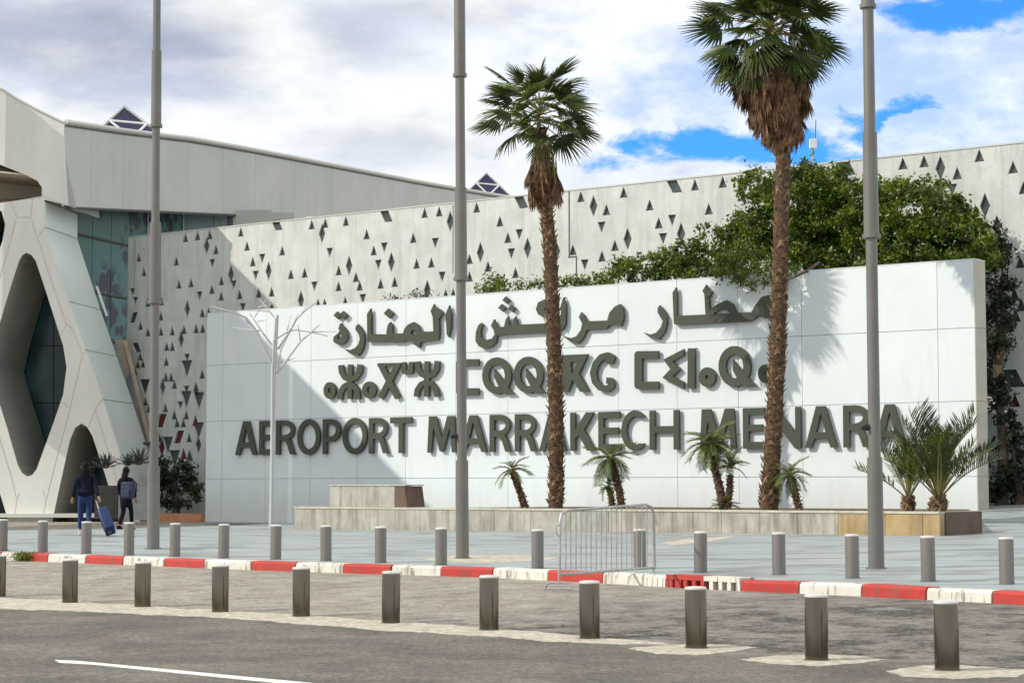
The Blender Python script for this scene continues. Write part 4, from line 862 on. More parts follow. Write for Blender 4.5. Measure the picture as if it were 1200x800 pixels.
# roof body following the facade edge, carried back
top = [(-420, -90), (-300, -60), (-190, -8), (-120, 32), (-60, 70), (0, 105), (20, 117), (40, 128), (58, 137), (75, 145)]
FD = Vector((13.5, 48, 0)).normalized()
mb = MB(); vs = []
for x, y in top:
    p = F(x, y); vs += [p + Vector((0, 0.06, -0.02)), p + Vector((0, 0.06, -0.02)) + Vector((-6.5, 18, -4.5))]
fsx = [(2 * i, 2 * i + 2, 2 * i + 3, 2 * i + 1) for i in range(len(top) - 1)]
n = len(vs); vs += [v - Vector((0, 0, 0.4)) for v in vs]; fsx += [tuple(i + n for i in reversed(f)) for f in fsx]; mb.add(vs, fsx); mb.build('roof', M_clad, tb)
mb = MB(); mb.tube([F(x, y) + Vector((0, 0.0, 0.05)) for x, y in top], 0.06, 6); mb.build('roof_trim', M_trim, tb)
# unseen wing left of frame, shaped to throw the slanting shade on both walls
NPL = L.cross(onwall(520, 580, DS) - onwall(345, 405, DS)).normalized(); PA_ = onwall(345, 405, DS)
def shz(X, Y): return PA_.z - (NPL.x * (X - PA_.x) + NPL.y * (Y - PA_.y)) / NPL.z
wing = [(-21.9, 83.8), (-23.5, 78), (-25.5, 72), (-28, 66), (-31, 60)]
for (xa, ya), (xb, yb) in zip(wing, wing[1:]):
    quad('facade_panel', [Vector((xa, ya - 0.02, 6.5)), Vector((xb, yb + 0.02, 6.5)), Vector((xb, yb + 0.02, shz(xb, yb) - 0.9)), Vector((xa, ya - 0.02, shz(xa, ya) - 0.9))], (-1.2, -0.3, 0), M_clad)  # unseen wing panels, kept off the ground so light passes below
# fascia running back to the right
fa = F(75, 145); fb = F(79.5, 241); far_t = atY(600, 231, 146); 
P0 = Vector((fa.x + 0.05, FY, 0)); P1 = Vector((far_t.x, far_t.y, 0)); zA, zB_, zAb = fa.z, far_t.z, fb.z
def fas(t, z, off=0.0):
    q = P0.lerp(P1, t); nn = Vector(((P1 - P0).y, -(P1 - P0).x, 0)).normalized(); q = q - nn * off; return Vector((q.x, q.y, z))
def ztop(t):            # measured roof edge
    x = lambda t_: 600 + FPX * fas(t_, 0).x / fas(t_, 0).y
    X = x(t); tab = [(70, 144.5), (150, 156), (220, 164), (300, 178), (400, 197), (500, 216), (560, 226), (605, 233)]
    for (a0, b0), (a1, b1) in zip(tab, tab[1:]):
        if a0 <= X <= a1 + 1e-6: y = b0 + (b1 - b0) * (X - a0) / (a1 - a0); break
    else: y = tab[0][1] if X < 70 else tab[-1][1]
    Y = fas(t, 0).y; return atY(X, y, Y).z
def zbot(t):
    Xp = 600 + FPX * fas(t, 0).x / fas(t, 0).y; y = 242 + (Xp - 79) * (250.5 - 242) / (265 - 79) if Xp < 345 else 255 - (Xp - 345) * 0.03
    return atY(Xp, y, fas(t, 0).y).z
tt = [0, 0.035, 0.08, 0.13, 0.18, 0.24, 0.3, 0.38, 0.46, 0.56, 0.68, 0.8, 0.9, 0.97, 1.0]
for k, (t0, t1) in enumerate(zip(tt, tt[1:])):
    e = 0.00012
    quad('fascia_panel', [fas(t0 + e, zbot(t0)), fas(t1 - e, zbot(t1)), fas(t1 - e, ztop(t1)), fas(t0 + e, ztop(t0))], (P1 - P0).normalized().cross(Vector((0, 0, 1))) * -0.12, M_fascia)
nn_ = Vector(((P1 - P0).y, -(P1 - P0).x, 0)).normalized()
quad('fascia_backing', [fas(0.001, zbot(0.0) + 0.05, 0.14), fas(1, zbot(1) + .05, 0.14), fas(1, ztop(1) - 0.02, 0.14), fas(0.6, ztop(0.6) - 0.02, 0.14), fas(0.3, ztop(0.3) - 0.02, 0.14), fas(0.001, ztop(0.0) - 0.02, 0.14)], -nn_ * 0.25, M_joint)
mb = MB(); mb.tube([fas(t, ztop(t) + 0.07, -0.04) for t in tt], 0.10, 6); mb.build('roof_trim', M_trim, tb)
mb = MB(); mb.tube([fas(t, ztop(t) - 0.10, -0.02) for t in tt], 0.035, 6); mb.build('gutter_line', M_joint, tb)
mb = MB(); mb.tube([fas(t, zbot(t) - 0.05, 0.05) for t in tt[:8]], 0.07, 6); mb.build('drip_edge', M_joint, tb)
quad('roof', [fas(0.02, ztop(0) - 0.1, 0.4), fas(1, ztop(1) - 0.1, 0.4), fas(1, ztop(1) + 0.5, 14), fas(0.05, ztop(0.0) + 0.2, 14)], (0, 0, -0.2), M_fascia)
# curtain glazing under the fascia
GPL = [(70, 88.2), (84, 88.7), (152, 93.5), (300, 108.0)]
def gl(x, y):
    for (x0, y0), (x1, y1) in zip(GPL, GPL[1:]):
        if x0 <= x <= x1:
            A0 = atY(x0, y, y0); A1 = atY(x1, y, y1); r = (x - 600) / FPX * (math.cos(TH) ** -1) ; r = ray(x, y).x / ray(x, y).y
            t = (A0.x - r * A0.y) / ((A0.x - r * A0.y) - (A1.x - r * A1.y)); return atY(x, y, A0.y + (A1.y - A0.y) * t)
nn_ = Vector((0.9, -0.4, 0)).normalized()
zlev = [gl(100, y).z for y in (612, 396, 341, 277)]
gcols = [84, 108, 130, 151.9, 172, 214, 250, 299]
for x0, x1 in zip(gcols, gcols[1:]):
    A0 = gl(x0 + 0.3, 300); A1 = gl(x1 - 0.3, 300)
    zt0 = gl(x0, 225).z
    lv = zlev + [zt0]
    for j in range(4):
        quad('glass_pane', [Vector((A0.x, A0.y, lv[j] + 0.03)), Vector((A1.x, A1.y, lv[j] + 0.03)), Vector((A1.x, A1.y, lv[j + 1] - 0.03)), Vector((A0.x, A0.y, lv[j + 1] - 0.03))], -nn_ * 0.04, M_glass if j else M_glassd)
for z in zlev[1:]:
    mb = MB(); mb.tube([Vector((*gl(85, 300).xy, z)) + nn_ * 0.03, Vector((*gl(151.5, 300).xy, z)) + nn_ * 0.03], 0.06, 4); mb.build('mullion', M_joint, tb)
    mb = MB(); mb.tube([Vector((*gl(152.5, 300).xy, z)) + nn_ * 0.03, Vector((*gl(298, 300).xy, z)) + nn_ * 0.03], 0.06, 4); mb.build('mullion', M_joint, tb)
for x in (172, 214): mb = MB(); p = gl(x, 300) + nn_ * 0.04; mb.tube([Vector((p.x, p.y, 0.6)), Vector((p.x, p.y, gl(x, 235).z))], 0.03, 4); mb.build('mullion', M_galv, tb)
# raking tan strip beside the leg, white handrail
def strip(x0, y0, x1, y1, w, Y, name, m):
    quad(name, [atY(x0 - w / 2, y0, Y), atY(x1 - w / 2, y1, Y), atY(x1 + w / 2, y1, Y), atY(x0 + w / 2, y0, Y)], (0, 0.15, 0), m)
strip(147, 400, 176, 520, 4.5, FY + 4.3, 'raking_strip', M_tan); strip(113, 335, 125, 370, 2.2, FY + 3.2, 'rail', M_white)
quad('lower_panel', [atY(134, 398, FY + 4.6), atY(150, 398, FY + 4.6), atY(151, 440, FY + 4.6), atY(147, 440, FY + 4.6)], (0, 0.1, 0), M_tan)
# small plant box on the roof behind the rear wall
Yb = 76
def bx(x0, x1, y0, y1, Y, name, m): quad(name, [atY(x0, y1, Y), atY(x1, y1, Y), atY(x1, y0, Y), atY(x0, y0, Y)], (0.5, 2.0, 0), m)
bx(272, 318, 246, 275, 100.4, 'parapet_box', M_fascia); bx(266, 271.4, 245, 268, 100.2, 'parapet_box', M_joint); bx(318.6, 345, 249, 268, 100.5, 'parapet_box', M_fascia)
bx(-10, 150, 601.5, 606, FY - 0.35, 'plinth', M_trim)
# skylights
def skylight(name_pts, Y, lab):
    (ax, ay), (lx, ly), (rx, ry) = name_pts
    A = atY(ax, ay, Y + 1.5); Lp = atY(lx, ly, Y); Rp = atY(rx, ry, Y + 0.8); Bk = Lp.lerp(Rp, 0.5) + Vector((0.6, 4.0, 0)); zf = min(Lp.z, Rp.z) - 0.4
    Lp.z = Lp.z - 0.2
    t = thing('skylight', Lp.lerp(Rp, 0.5), lab, 'skylight', 'pyramid skylights on the terminal roof')
    def tri(P):
        c = (P[0] + P[1] + P[2]) / 3; nrm = (P[1] - P[0]).cross(P[2] - P[0]).normalized()
        nrm = nrm if nrm.y < 0 or nrm.z > 0.3 else -nrm
        M3 = [(P[0] + P[1]) / 2, (P[1] + P[2]) / 2, (P[2] + P[0]) / 2]
        for T in ((P[0], M3[0], M3[2]), (M3[0], P[1], M3[1]), (M3[2], M3[1], P[2]), (M3[0], M3[1], M3[2])):
            cc = sum(T, Vector()) / 3; quad('pane', [cc + (q - cc) * 0.94 for q in T], nrm * -0.03, M_sky_pane, t)
        for a_, b_ in ((P[0], P[1]), (P[1], P[2]), (P[2], P[0]), (M3[0], M3[1]), (M3[1], M3[2]), (M3[2], M3[0])):
            mb = MB(); mb.tube([a_, b_], 0.065, 6); mb.build('frame_bar', M_white, t)
    tri([A, Lp, Rp]); tri([A, Rp, Bk]); tri([A, Bk, Lp])
skylight([(145.5, 125), (110, 153), (199, 166)], 96, 'left pyramid skylight with white bars above the grey fascia')
skylight([(570, 203), (546, 223), (600, 231.5)], 150, 'right pyramid skylight peeping over the rear wall beside the palm')

# ------------------------------------------------------------------ foliage tools
def leaf_mesh(name, pts, size, m, seed=0, aspect=0.5, droop=0.0):
    rng = np.random.default_rng(seed); P = np.asarray(pts); n = len(P)
    a = rng.normal(size=(n, 3)); a[:, 2] -= droop; a /= np.linalg.norm(a, axis=1)[:, None]; b = rng.normal(size=(n, 3)); b -= (a * b).sum(1)[:, None] * a; b /= np.linalg.norm(b, axis=1)[:, None]
    s = size * rng.uniform(0.6, 1.35, n)[:, None]; a = a * s; b = b * s * aspect
    V = np.stack([P - a, P - b * 0.9 + a * 0.1, P + a, P + b * 0.9 + a * 0.1], 1).reshape(-1, 3)
    me = bpy.data.meshes.new(name); me.vertices.add(4 * n); me.vertices.foreach_set('co', V.ravel()); me.loops.add(4 * n); me.polygons.add(n)
    me.polygons.foreach_set('loop_start', np.arange(0, 4 * n, 4)); me.loops.foreach_set('vertex_index', np.arange(4 * n)); me.update(calc_edges=True); me.materials.append(m); return me
def blob_points(blobs, dens, seed):
    rng = np.random.default_rng(seed); out = []
    for (c, rx, ry, rz) in blobs:
        vol = rx * ry * rz; ncl = max(6, int(vol ** 0.67 * 34)); 
        d = rng.normal(size=(ncl, 3)); d /= np.linalg.norm(d, axis=1)[:, None]; rad = rng.uniform(0.45, 1.08, ncl) ** 0.6
        cc = np.array(c) + d * rad[:, None] * np.array([rx, ry, rz]); cs = rng.uniform(0.10, 0.30, ncl)
        for q, s in zip(cc, cs):
            k = int(dens * (s / 0.2) ** 1.6); pts = rng.normal(size=(k, 3)) * s * np.array([0.62, 0.62, 0.5]); out.append(q + pts)
    return np.concatenate(out)
def tree(px_blobs, dd, label, dens=70, size=0.085, m=M_leaf, seed=1, trunk=None, name='ficus_tree', cat='tree', thick=1.0, group=None):
    bl_ = []
    for (x, y, rx, ry, *o) in px_blobs:
        d_ = dd + (o[0] if o else 0); p = onwall(x, y, d_); s = FPX / p.y; bl_.append((tuple(p), rx / s, thick, ry / s))
    c0 = np.mean([b_[0] for b_ in bl_], 0); gz = plaza_z(c0[0], c0[1])
    t = thing(name, (c0[0], c0[1], gz), label, cat, group)
    P = blob_points(bl_, dens, seed)
    me = leaf_mesh('crown', P, size, m, seed); link('crown', me, t)
    mb = MB(); base = Vector((c0[0], c0[1], gz - 0.1)); mid = base.lerp(Vector(c0), 0.6)
    mb.tube([base, base.lerp(mid, 0.5) + Vector((0.1, 0, 0)), mid], [0.2, 0.16, 0.12], 10); mb.build('trunk', M_bark, t, True)
    for b_ in bl_:
        mb = MB(); mb.tube([mid, mid.lerp(Vector(b_[0]), 0.5) + Vector((0, 0, 0.15)), Vector(b_[0])], [0.09, 0.05, 0.02], 6); mb.build('limb', M_bark, t, True)
    return t
DT = DS + 2.9
tree([(935, 235, 52, 36), (900, 262, 36, 34), (965, 215, 38, 26), (1000, 240, 45, 36), (880, 222, 16, 20), (930, 285, 60, 34), (985, 290, 55, 34), (868, 290, 30, 30), (1010, 300, 40, 30), (1020, 265, 36, 30), (945, 250, 60, 50)], DT, 'tallest dense green ficus behind the sign wall, beside the big palm', 75, 0.078, seed=3, thick=1.25)
tree([(1062, 245, 42, 30), (1110, 258, 40, 30), (1060, 290, 50, 32), (1125, 290, 34, 34), (1150, 285, 16, 40), (1085, 222, 26, 14), (1040, 230, 26, 18), (1095, 285, 50, 40), (1120, 305, 40, 16), (1050, 315, 60, 10), (1000, 318, 50, 10)], DT, 'broad green ficus behind the right end of the sign wall', 75, 0.078, seed=4, thick=1.25)
tree([(805, 305, 42, 24), (838, 290, 34, 28), (770, 315, 36, 18), (830, 318, 40, 20), (740, 322, 28, 13)], DT - 0.6, 'medium green shrubby tree behind the sign, left of the big palm', 75, 0.075, seed=5, thick=1.0)
tree([(702, 328, 24, 8), (672, 333, 20, 6), (728, 316, 18, 9)], DT - 1.4, 'low green hedge top just right of the smaller tall palm', 60, 0.07, seed=6, thick=0.6, name='hedge', cat='hedge')
tree([(584, 329, 13, 12), (604, 338, 20, 7), (574, 342, 14, 5), (632, 336, 12, 7)], DT - 1.4, 'small green bush top above the sign, left of the smaller tall palm', 45, 0.065, seed=7, thick=0.4, name='shrub', cat='shrub')
tree([(488, 346, 10, 5), (500, 349, 10, 2.5), (462, 351, 8, 2)], DT - 1.8, 'sparse dark sprigs showing above the sign at the middle pole', 22, 0.05, m=M_leafd, seed=8, thick=0.3, name='shrub', cat='shrub')
tree([(1166, 320, 14, 45), (1170, 380, 16, 45), (1160, 400, 6, 60), (1180, 345, 10, 22), (1165, 440, 12, 50), (1175, 300, 14, 40), (1172, 470, 10, 40)], DR - 1.1, 'dark creeper hanging down beside the right end of the sign', 70, 0.075, m=M_leafd, seed=9, thick=0.6, name='hanging_creeper', cat='creeper')
tree([(1170, 555, 20, 34), (1196, 560, 16, 30), (1225, 550, 24, 40), (1180, 505, 18, 22)], DR - 1.0, 'dark bushes at the foot of the rear wall right of the sign', 60, 0.085, m=M_leafd, seed=10, thick=0.6, name='bush', cat='bush')
t_ov = tree([(886, 320, 28, 16, -0.2), (905, 325, 20, 13, -0.4), (862, 318, 22, 12, 0.0), (872, 300, 34, 18, 0.6), (925, 318, 20, 8, 0.4)], DS - 0.1, 'leafy branch spilling over the top edge of the sign wall', 60, 0.07, seed=11, thick=0.5, name='overhanging_bough', cat='bough')
for c in [o for o in t_ov.children if o.name.startswith(('trunk', 'limb'))]: bpy.data.objects.remove(c)
b0 = onwall(960, 308, DS + 1.2); mb = MB(); mb.tube([b0, onwall(945, 318, DS - 0.1), onwall(928, 326, DS - 0.4), onwall(905, 327, DS - 0.5)], [0.05, 0.045, 0.03, 0.015], 8); mb.build('branch', M_bark, t_ov, True)

# ------------------------------------------------------------------ palms
def fan_mesh(name, m, n=26, Lp=1.0, Lf=0.9, droop=0.35, spread=150, seed=0, w=0.032):
    rnd = random.Random(seed); mb = MB(); mb.cur = 0
    mb.tube([(0, 0, 0), (Lp * 0.5, 0, 0.03), (Lp, 0, 0)], [0.022, 0.016, 0.012], 5)
    mb.cur = 1
    for k in range(n):
        a = R(-spread / 2 + spread * k / (n - 1) + rnd.uniform(-2, 2)); l = Lf * (0.78 + 0.22 * math.cos(a)) * rnd.uniform(0.88, 1.08)
        d = Vector((math.cos(a), math.sin(a), 0)); s = Vector((-math.sin(a), math.cos(a), 0)); c = Vector((Lp, 0, 0)); pts = []
        for j, f in enumerate((0.04, 0.45, 0.75, 1.0)):
            q = c + d * l * f * (1 - 0.10 * f * droop) + Vector((0, 0, 0.05 - droop * l * f ** 2.6 * rnd.uniform(0.8, 1.2))); ww = (0.012, w, w * 0.62, 0.004)[j]
            fold = Vector((0, 0, 0.018 if j in (1, 2) else 0)); pts += [q - s * ww, q + fold, q + s * ww]
        f = []
        for j in range(3):
            b_ = j * 3; f += [(b_, b_ + 1, b_ + 4, b_ + 3), (b_ + 1, b_ + 2, b_ + 5, b_ + 4)]
        mb.add(pts, f)
    return mb.mesh(name, [M_petiole, m], fix=False)
def orient(az, el, roll=0, loc=(0, 0, 0), s=1.0):   # local +X goes out at azimuth/elevation
    return Matrix.Translation(loc) @ Matrix.Rotation(az, 4, 'Z') @ Matrix.Rotation(-el, 4, 'Y') @ Matrix.Rotation(roll, 4, 'X') @ Matrix.Scale(s, 4)
fans = [fan_mesh('fan_frond', M_frond, 24, 0.98, 0.84, 0.12, 150, 1, 0.030), fan_mesh('fan_frond_b', M_frond, 24, 0.80, 0.90, 0.34, 140, 2, 0.030), fan_mesh('fan_frond_c', M_frond2, 22, 0.72, 0.85, 0.20, 135, 3, 0.028)]
deadf = [fan_mesh('dead_frond', M_dead, 16, 0.55, 0.95, 0.1, 46, 11, 0.04), fan_mesh('dead_frond_b', M_dead, 14, 0.7, 0.9, 0.15, 34, 12, 0.045)]
def trunk_parts(t, pts, rads, nboots, seed, boot=0.17, start=0.04, proud=0.05):
    rnd = random.Random(seed); mb = MB(); fine_p = []; fine_r = []
    n = 40
    def at(f):
        x = f * (len(pts) - 1); i = min(int(x), len(pts) - 2); return pts[i].lerp(pts[i + 1], x - i), rads[i] + (rads[i + 1] - rads[i]) * (x - i)
    for k in range(n + 1):
        p, r = at(k / n); fine_p.append(p + Vector((rnd.uniform(-.01, .01), rnd.uniform(-.01, .01), 0))); fine_r.append(r * (0.86 + 0.09 * (k % 2)))
    mb.tube(fine_p, fine_r, 14); mb.build('trunk', M_trunk, t, False)
    mb = MB()
    for k in range(nboots):
        f = start + (1 - start) * k / nboots; p, r = at(f); a = k * 2.39996 + rnd.uniform(-.2, .2); h = boot * rnd.uniform(0.7, 1.4); out = proud * rnd.uniform(0.5, 2.3)
        d = Vector((math.cos(a), math.sin(a), 0)); s = Vector((-math.sin(a), math.cos(a), 0)); w = r * rnd.uniform(0.35, 0.55)
        b0_ = p + d * r * 0.78; tip = p + d * (r * 0.95 + out) + Vector((0, 0, h)) + s * rnd.uniform(-.05, .05)
        mb.add([b0_ - s * w + Vector((0, 0, 0)), b0_ + s * w, b0_ + d * 0.07 + Vector((0, 0, h * 0.35)), tip - s * w * 0.28, tip + s * w * 0.28, tip - d * 0.03 + Vector((0, 0, -0.03))],
               [(0, 2, 3), (2, 4, 3), (1, 4, 2), (0, 3, 5), (1, 5, 4), (3, 4, 5), (0, 5, 1)])
    o = mb.build('leaf_bases', M_boot, t); o['kind'] = 'stuff'
def tall_palm(path, dd, crown, lab, seed, nlive, skirt, rpx, fs, dropk=112):
    rnd = random.Random(seed); pts = [onwall(x, y, dd) for x, y in path]; Y0 = pts[0].y; pts = [Vector((p.x + (0), p.y, p.z)) for p in pts]
    s = FPX / Y0
    pts = [atY(x, y, Y0) for x, y in path]; pts[0].z -= 0.1
    t = thing('fan_palm', Vector((pts[0].x, pts[0].y, pz)), lab, 'palm tree', 'tall fan palms before the sign')
    trunk_parts(t, pts, [r / s for r in rpx], 330, seed)
    c = atY(*crown, Y0)
    for k in range(nlive):
        a = k * 2.39996 + rnd.uniform(-.15, .15); f = k / nlive; el = R(80 - dropk * f ** 0.8 + rnd.uniform(-10, 10)); me = fans[2 if k % 6 == 3 else k % 2]
        sc = fs * rnd.uniform(0.82, 1.12) * (0.72 if f < 0.22 else 1)
        o = localchild('frond', me, t, Matrix.Translation(-t.location) @ orient(a, el, R(rnd.uniform(-35, 35)), c + Vector((0, 0, 0.25 - 0.6 * f)), sc))
    for k in range(nlive // 3):
        a = k * 2.39996 + 1.1; localchild('frond', fans[1 + k % 2], t, Matrix.Translation(-t.location) @ orient(a, R(rnd.uniform(-15, 70)), R(rnd.uniform(-50, 50)), c + Vector((0, 0, rnd.uniform(-0.25, 0.1))), fs * rnd.uniform(0.5, 0.75)))
    # thatch of dead fronds: (pixel y, half width px) rings, each dead frond a part
    for k in range(skirt['n']):
        f = (k + 0.5) / skirt['n']; y = skirt['y0'] + (skirt['y1'] - skirt['y0']) * f; a = k * 2.39996
        cx = skirt['x0'] + (skirt['x1'] - skirt['x0']) * f; r0 = (skirt['w0'] + (skirt['w1'] - skirt['w0']) * f) / s * rnd.uniform(0.75, 1.1)
        p = atY(cx, y, Y0) + Vector((math.cos(a) * r0, math.sin(a) * r0, 0)); el = R(-(skirt['el0'] + (skirt['el1'] - skirt['el0']) * f) + rnd.uniform(-6, 6))
        localchild('dead_frond', deadf[k % 2], t, Matrix.Translation(-t.location) @ orient(a, el, R(rnd.uniform(-70, 70)), p, skirt['s'] * rnd.uniform(0.85, 1.15)))
    return t, c, s
DPALM = DS - 5.6
tall_palm([(651, 597), (652, 560), (651.5, 480), (649, 400), (645, 300), (639, 235), (634, 150)], DPALM, (632, 132), 'smaller and slimmer tall fan palm, in front of the middle of the sign', 21, 38,
          dict(n=110, y0=160, y1=194, x0=634, x1=638, w0=7, w1=16, el0=90, el1=88, s=0.80), [9.5, 9, 9.5, 9, 8.3, 8, 7], 1.14)
tall_palm([(901, 600), (903, 560), (908, 480), (911.5, 400), (914, 320), (918, 180), (905, 60)], DPALM, (903, 32), 'larger tall fan palm with thick brown thatch, crown cut by the top of the photo', 22, 56,
          dict(n=210, y0=45, y1=118, x0=903, x1=916, w0=34, w1=12, el0=76, el1=88, s=0.95), [12.5, 11, 10.5, 10, 10, 9.5, 9], 1.32, 135)

def pinnate_mesh(name, m, n=26, Ln=1.0, droop=0.3, lw=0.013, ll=0.26, vee=38, seed=0, bare=0.22, stiff=1.0):
    rnd = random.Random(seed); mb = MB(); pts = []; K = 9
    for k in range(K):
        f = k / (K - 1); pts.append(Vector((Ln * (f - 0.12 * droop * f ** 2), 0, Ln * (0.10 * f - droop * f ** 2.2))))
    mb.cur = 0; mb.tube(pts, [0.018 * (1 - 0.8 * k / (K - 1)) + 0.002 for k in range(K)], 4, cap=False); mb.cur = 1
    for k in range(n):
        f = bare + (1 - bare) * (k + 0.5) / n; x = f * (K - 1); i = min(int(x), K - 2); p = pts[i].lerp(pts[i + 1], x - i); d = (pts[i + 1] - pts[i]).normalized(); up = Vector((0, 1, 0)).cross(d) * -1
        for sg in (-1, 1):
            l = ll * (math.sin(math.pi * min(1, 0.25 + 0.75 * (1 - f) + 0.1)) * 0.6 + 0.45) * rnd.uniform(0.85, 1.15)
            a = R(vee + rnd.uniform(-8, 8)); out = (d * 0.75 + Vector((0, sg, 0)) * math.cos(a) + up * math.sin(a) * rnd.uniform(0.6, 1.3)).normalized()
            tip = p + out * l + Vector((0, 0, -0.25 * l * (1 - stiff))); w = d * lw; mid = p + out * l * 0.5
            mb.add([p - w * 0.5, p + w * 0.5, mid + w, tip, mid - w], [(0, 1, 2, 4), (4, 2, 3)])
    return mb.mesh(name, [M_petiole, m], fix=False)
pinS = [pinnate_mesh('small_frond', M_frond2, 26, 0.62, 0.55, 0.011, 0.20, 20, 1, 0.15, 0.2), pinnate_mesh('small_frond_b', M_frond, 24, 0.58, 0.75, 0.012, 0.19, 15, 2, 0.15, 0.1)]
pinD = [pinnate_mesh('date_frond', M_date, 24, 1.75, 0.18, 0.017, 0.34, 40, 3, 0.36), pinnate_mesh('date_frond_b', M_date, 22, 1.55, 0.36, 0.017, 0.32, 34, 4, 0.36), pinnate_mesh('date_frond_c', M_frond2, 20, 1.3, 0.26, 0.017, 0.30, 40, 5, 0.32)]
def small_palm(path, crown, sc, lab, n, seed, rp=(5, 3.8), eld=(70, -45)):
    rnd = random.Random(seed); base = onwall(*path[0], DPALM); Y0 = base.y; s = FPX / Y0; pts = [atY(x, y, Y0) for x, y in path]; pts[0].z -= 0.06
    t = thing('small_palm', Vector((base.x, base.y, pz)), lab, 'small palm', 'small palms in the planter')
    trunk_parts(t, pts, [(rp[0] + (rp[1] - rp[0]) * k / (len(pts) - 1)) / s for k in range(len(pts))], 46, seed, 0.06, 0.0, 0.012)
    c = atY(*crown, Y0)
    for k in range(n):
        f = k / n; a = k * 2.39996 + rnd.uniform(-.2, .2)
        localchild('frond', pinS[k % 2], t, Matrix.Translation(-t.location) @ orient(a, R(eld[0] + (eld[1] - eld[0]) * f + rnd.uniform(-8, 8)), R(rnd.uniform(-15, 15)), c, sc * rnd.uniform(0.8, 1.15)))
    return t
small_palm([(616, 596), (611, 580), (603, 560), (601, 552)], (600.5, 551), 0.95, 'small leaning palm in the planter, left of the slim tall palm', 14, 31)
small_palm([(729, 596), (726, 575), (720, 550), (716, 538)], (715.5, 537), 1.22, 'bushy small palm leaning in the planter, under the letters K and E', 26, 32, (5, 4), (60, -55))
small_palm([(718, 594), (716, 580), (713, 571)], (713, 570), 0.72, 'tiny palm sprout beside the bushy small palm', 11, 33, (4, 3))
small_palm([(849, 597), (844, 575), (838, 550), (834, 526)], (833, 520), 1.30, 'small leaning palm with arching fronds, taller of the pair left of the big palm', 30, 34, (6, 4.5), (65, -40))
small_palm([(852, 597), (855, 575), (856, 556)], (856, 548), 0.95, 'small upright palm, shorter of the pair left of the big palm', 14, 35, (4.5, 3.5), (80, 0))
small_palm([(937, 597), (932, 578), (927, 560)], (926, 556), 0.98, 'small leaning palm in the planter, right of the big palm', 20, 36, (5, 4), (60, -50))
# basal shoots of the pair
tb2 = thing('palm_shoots', onwall(848, 598, DPALM + 0.0), 'low green shoots round the foot of the small palm pair', 'plant'); tb2.location.z = pz
for k in range(16): localchild('frond', pinS[k % 2], tb2, orient(k * 2.4, R(random.uniform(15, 70)), 0, (0, 0, 0.02), random.uniform(0.5, 0.9)))
def date_palm(x, y, crown_y, sc, n, lab, seed, stump):
    rnd = random.Random(seed); base = onwall(x, y, DPALM - 0.6); Y0 = base.y; s = FPX / Y0; t = thing('date_palm', Vector((base.x, base.y, pz)), lab, 'palm', 'young date palms at the right end of the planter')
    c = atY(x + 1, crown_y, Y0); b_ = Vector((base.x, base.y, pz - 0.08))
    trunk_parts(t, [b_, b_.lerp(c, 0.5), c], [stump * 0.72 / s, stump * 0.8 / s, stump * 0.5 / s], 90, seed, 0.12, 0.0, 0.05)
    for k in range(n):
        f = k / n; a = k * 2.39996 + rnd.uniform(-.2, .2)
        localchild('frond', pinD[k % 3 if k % 5 else 2], t, Matrix.Translation(-t.location) @ orient(a, R(89 - 50 * f ** 1.3 + rnd.uniform(-5, 5)), R(rnd.uniform(-40, 40)), c + Vector((0, 0, -0.05)), sc * rnd.uniform(0.78, 1.1)))
    return t
date_palm(1099, 600, 584, 1.36, 40, 'larger spiky date palm at the corner of the planter', 41, 12)
date_palm(1064, 600, 584, 1.12, 18, 'smaller date palm with an orange brown stump, beside the larger one', 42, 8)

# ------------------------------------------------------------------ white metal tree
wtb = gp(317.5, 619, plaza_z); Yw = wtb.y
wtree = thing('metal_tree_sculpture', wtb, 'white painted metal tree with bare branching arms before the sign', 'sculpture')
s = FPX / Yw
def wpx(x, y, dy=0.0): return atY(x, y, Yw + dy)
mb = MB(); mb.tube([wtb + Vector((0, 0, -0.05)), wpx(318.5, 560), wpx(319.5, 430), wpx(323.5, 372)], [2.5 / s, 2.1 / s, 1.9 / s, 1.2 / s], 14); mb.build('trunk', M_lamp, wtree, True)
mb = MB(); mb.tube([wpx(321.5, 505, -.06), wpx(321.8, 440, -.06), wpx(325.5, 369, -.06)], [0.5 / s, 1.2 / s, 1.3 / s], 8); mb.build('branch', M_galv, wtree, True)
sc_ = 985 / 160.0
def Q(x, y, dy=0): return wpx(240 + x / sc_, 340 + y / sc_, dy)
arms = [([(478, 520), (430, 420), (385, 315), (350, 265), (300, 200), (230, 165), (150, 145), (45, 118)], 2.2, -.25), ([(485, 395), (420, 310), (350, 205), (320, 165)], 1.4, .2), ([(395, 292), (300, 285), (200, 268)], 1.2, .3),
        ([(500, 195), (470, 155), (400, 148), (300, 142)], 1.2, .15), ([(465, 150), (395, 65)], 0.9, .2), ([(360, 195), (400, 125), (450, 60)], 0.9, -.3), ([(385, 120), (460, 110), (520, 75)], 0.7, -.4), ([(350, 262), (300, 225), (290, 205)], .9, -.3), ([(380, 225), (440, 215)], .7, .2), ([(250, 170), (160, 120), (135, 98)], 1.0, -.4),
        ([(520, 600), (600, 490), (690, 370), (760, 310), (825, 248)], 1.7, -.2), ([(528, 425), (600, 320), (660, 210), (720, 150), (795, 92)], 1.7, .25), ([(525, 345), (600, 300), (660, 285), (760, 302), (890, 330)], 1.1, .35), ([(760, 300), (950, 298)], 1.0, -.3), ([(690, 365), (672, 250)], .9, -.4),
        ([(595, 290), (622, 175)], .9, .4), ([(625, 275), (672, 168)], 1.1, .1), ([(598, 505), (660, 488)], .8, -.1), ([(530, 560), (550, 430), (600, 330)], 1.2, .4), ([(700, 165), (742, 100)], .8, .3)]
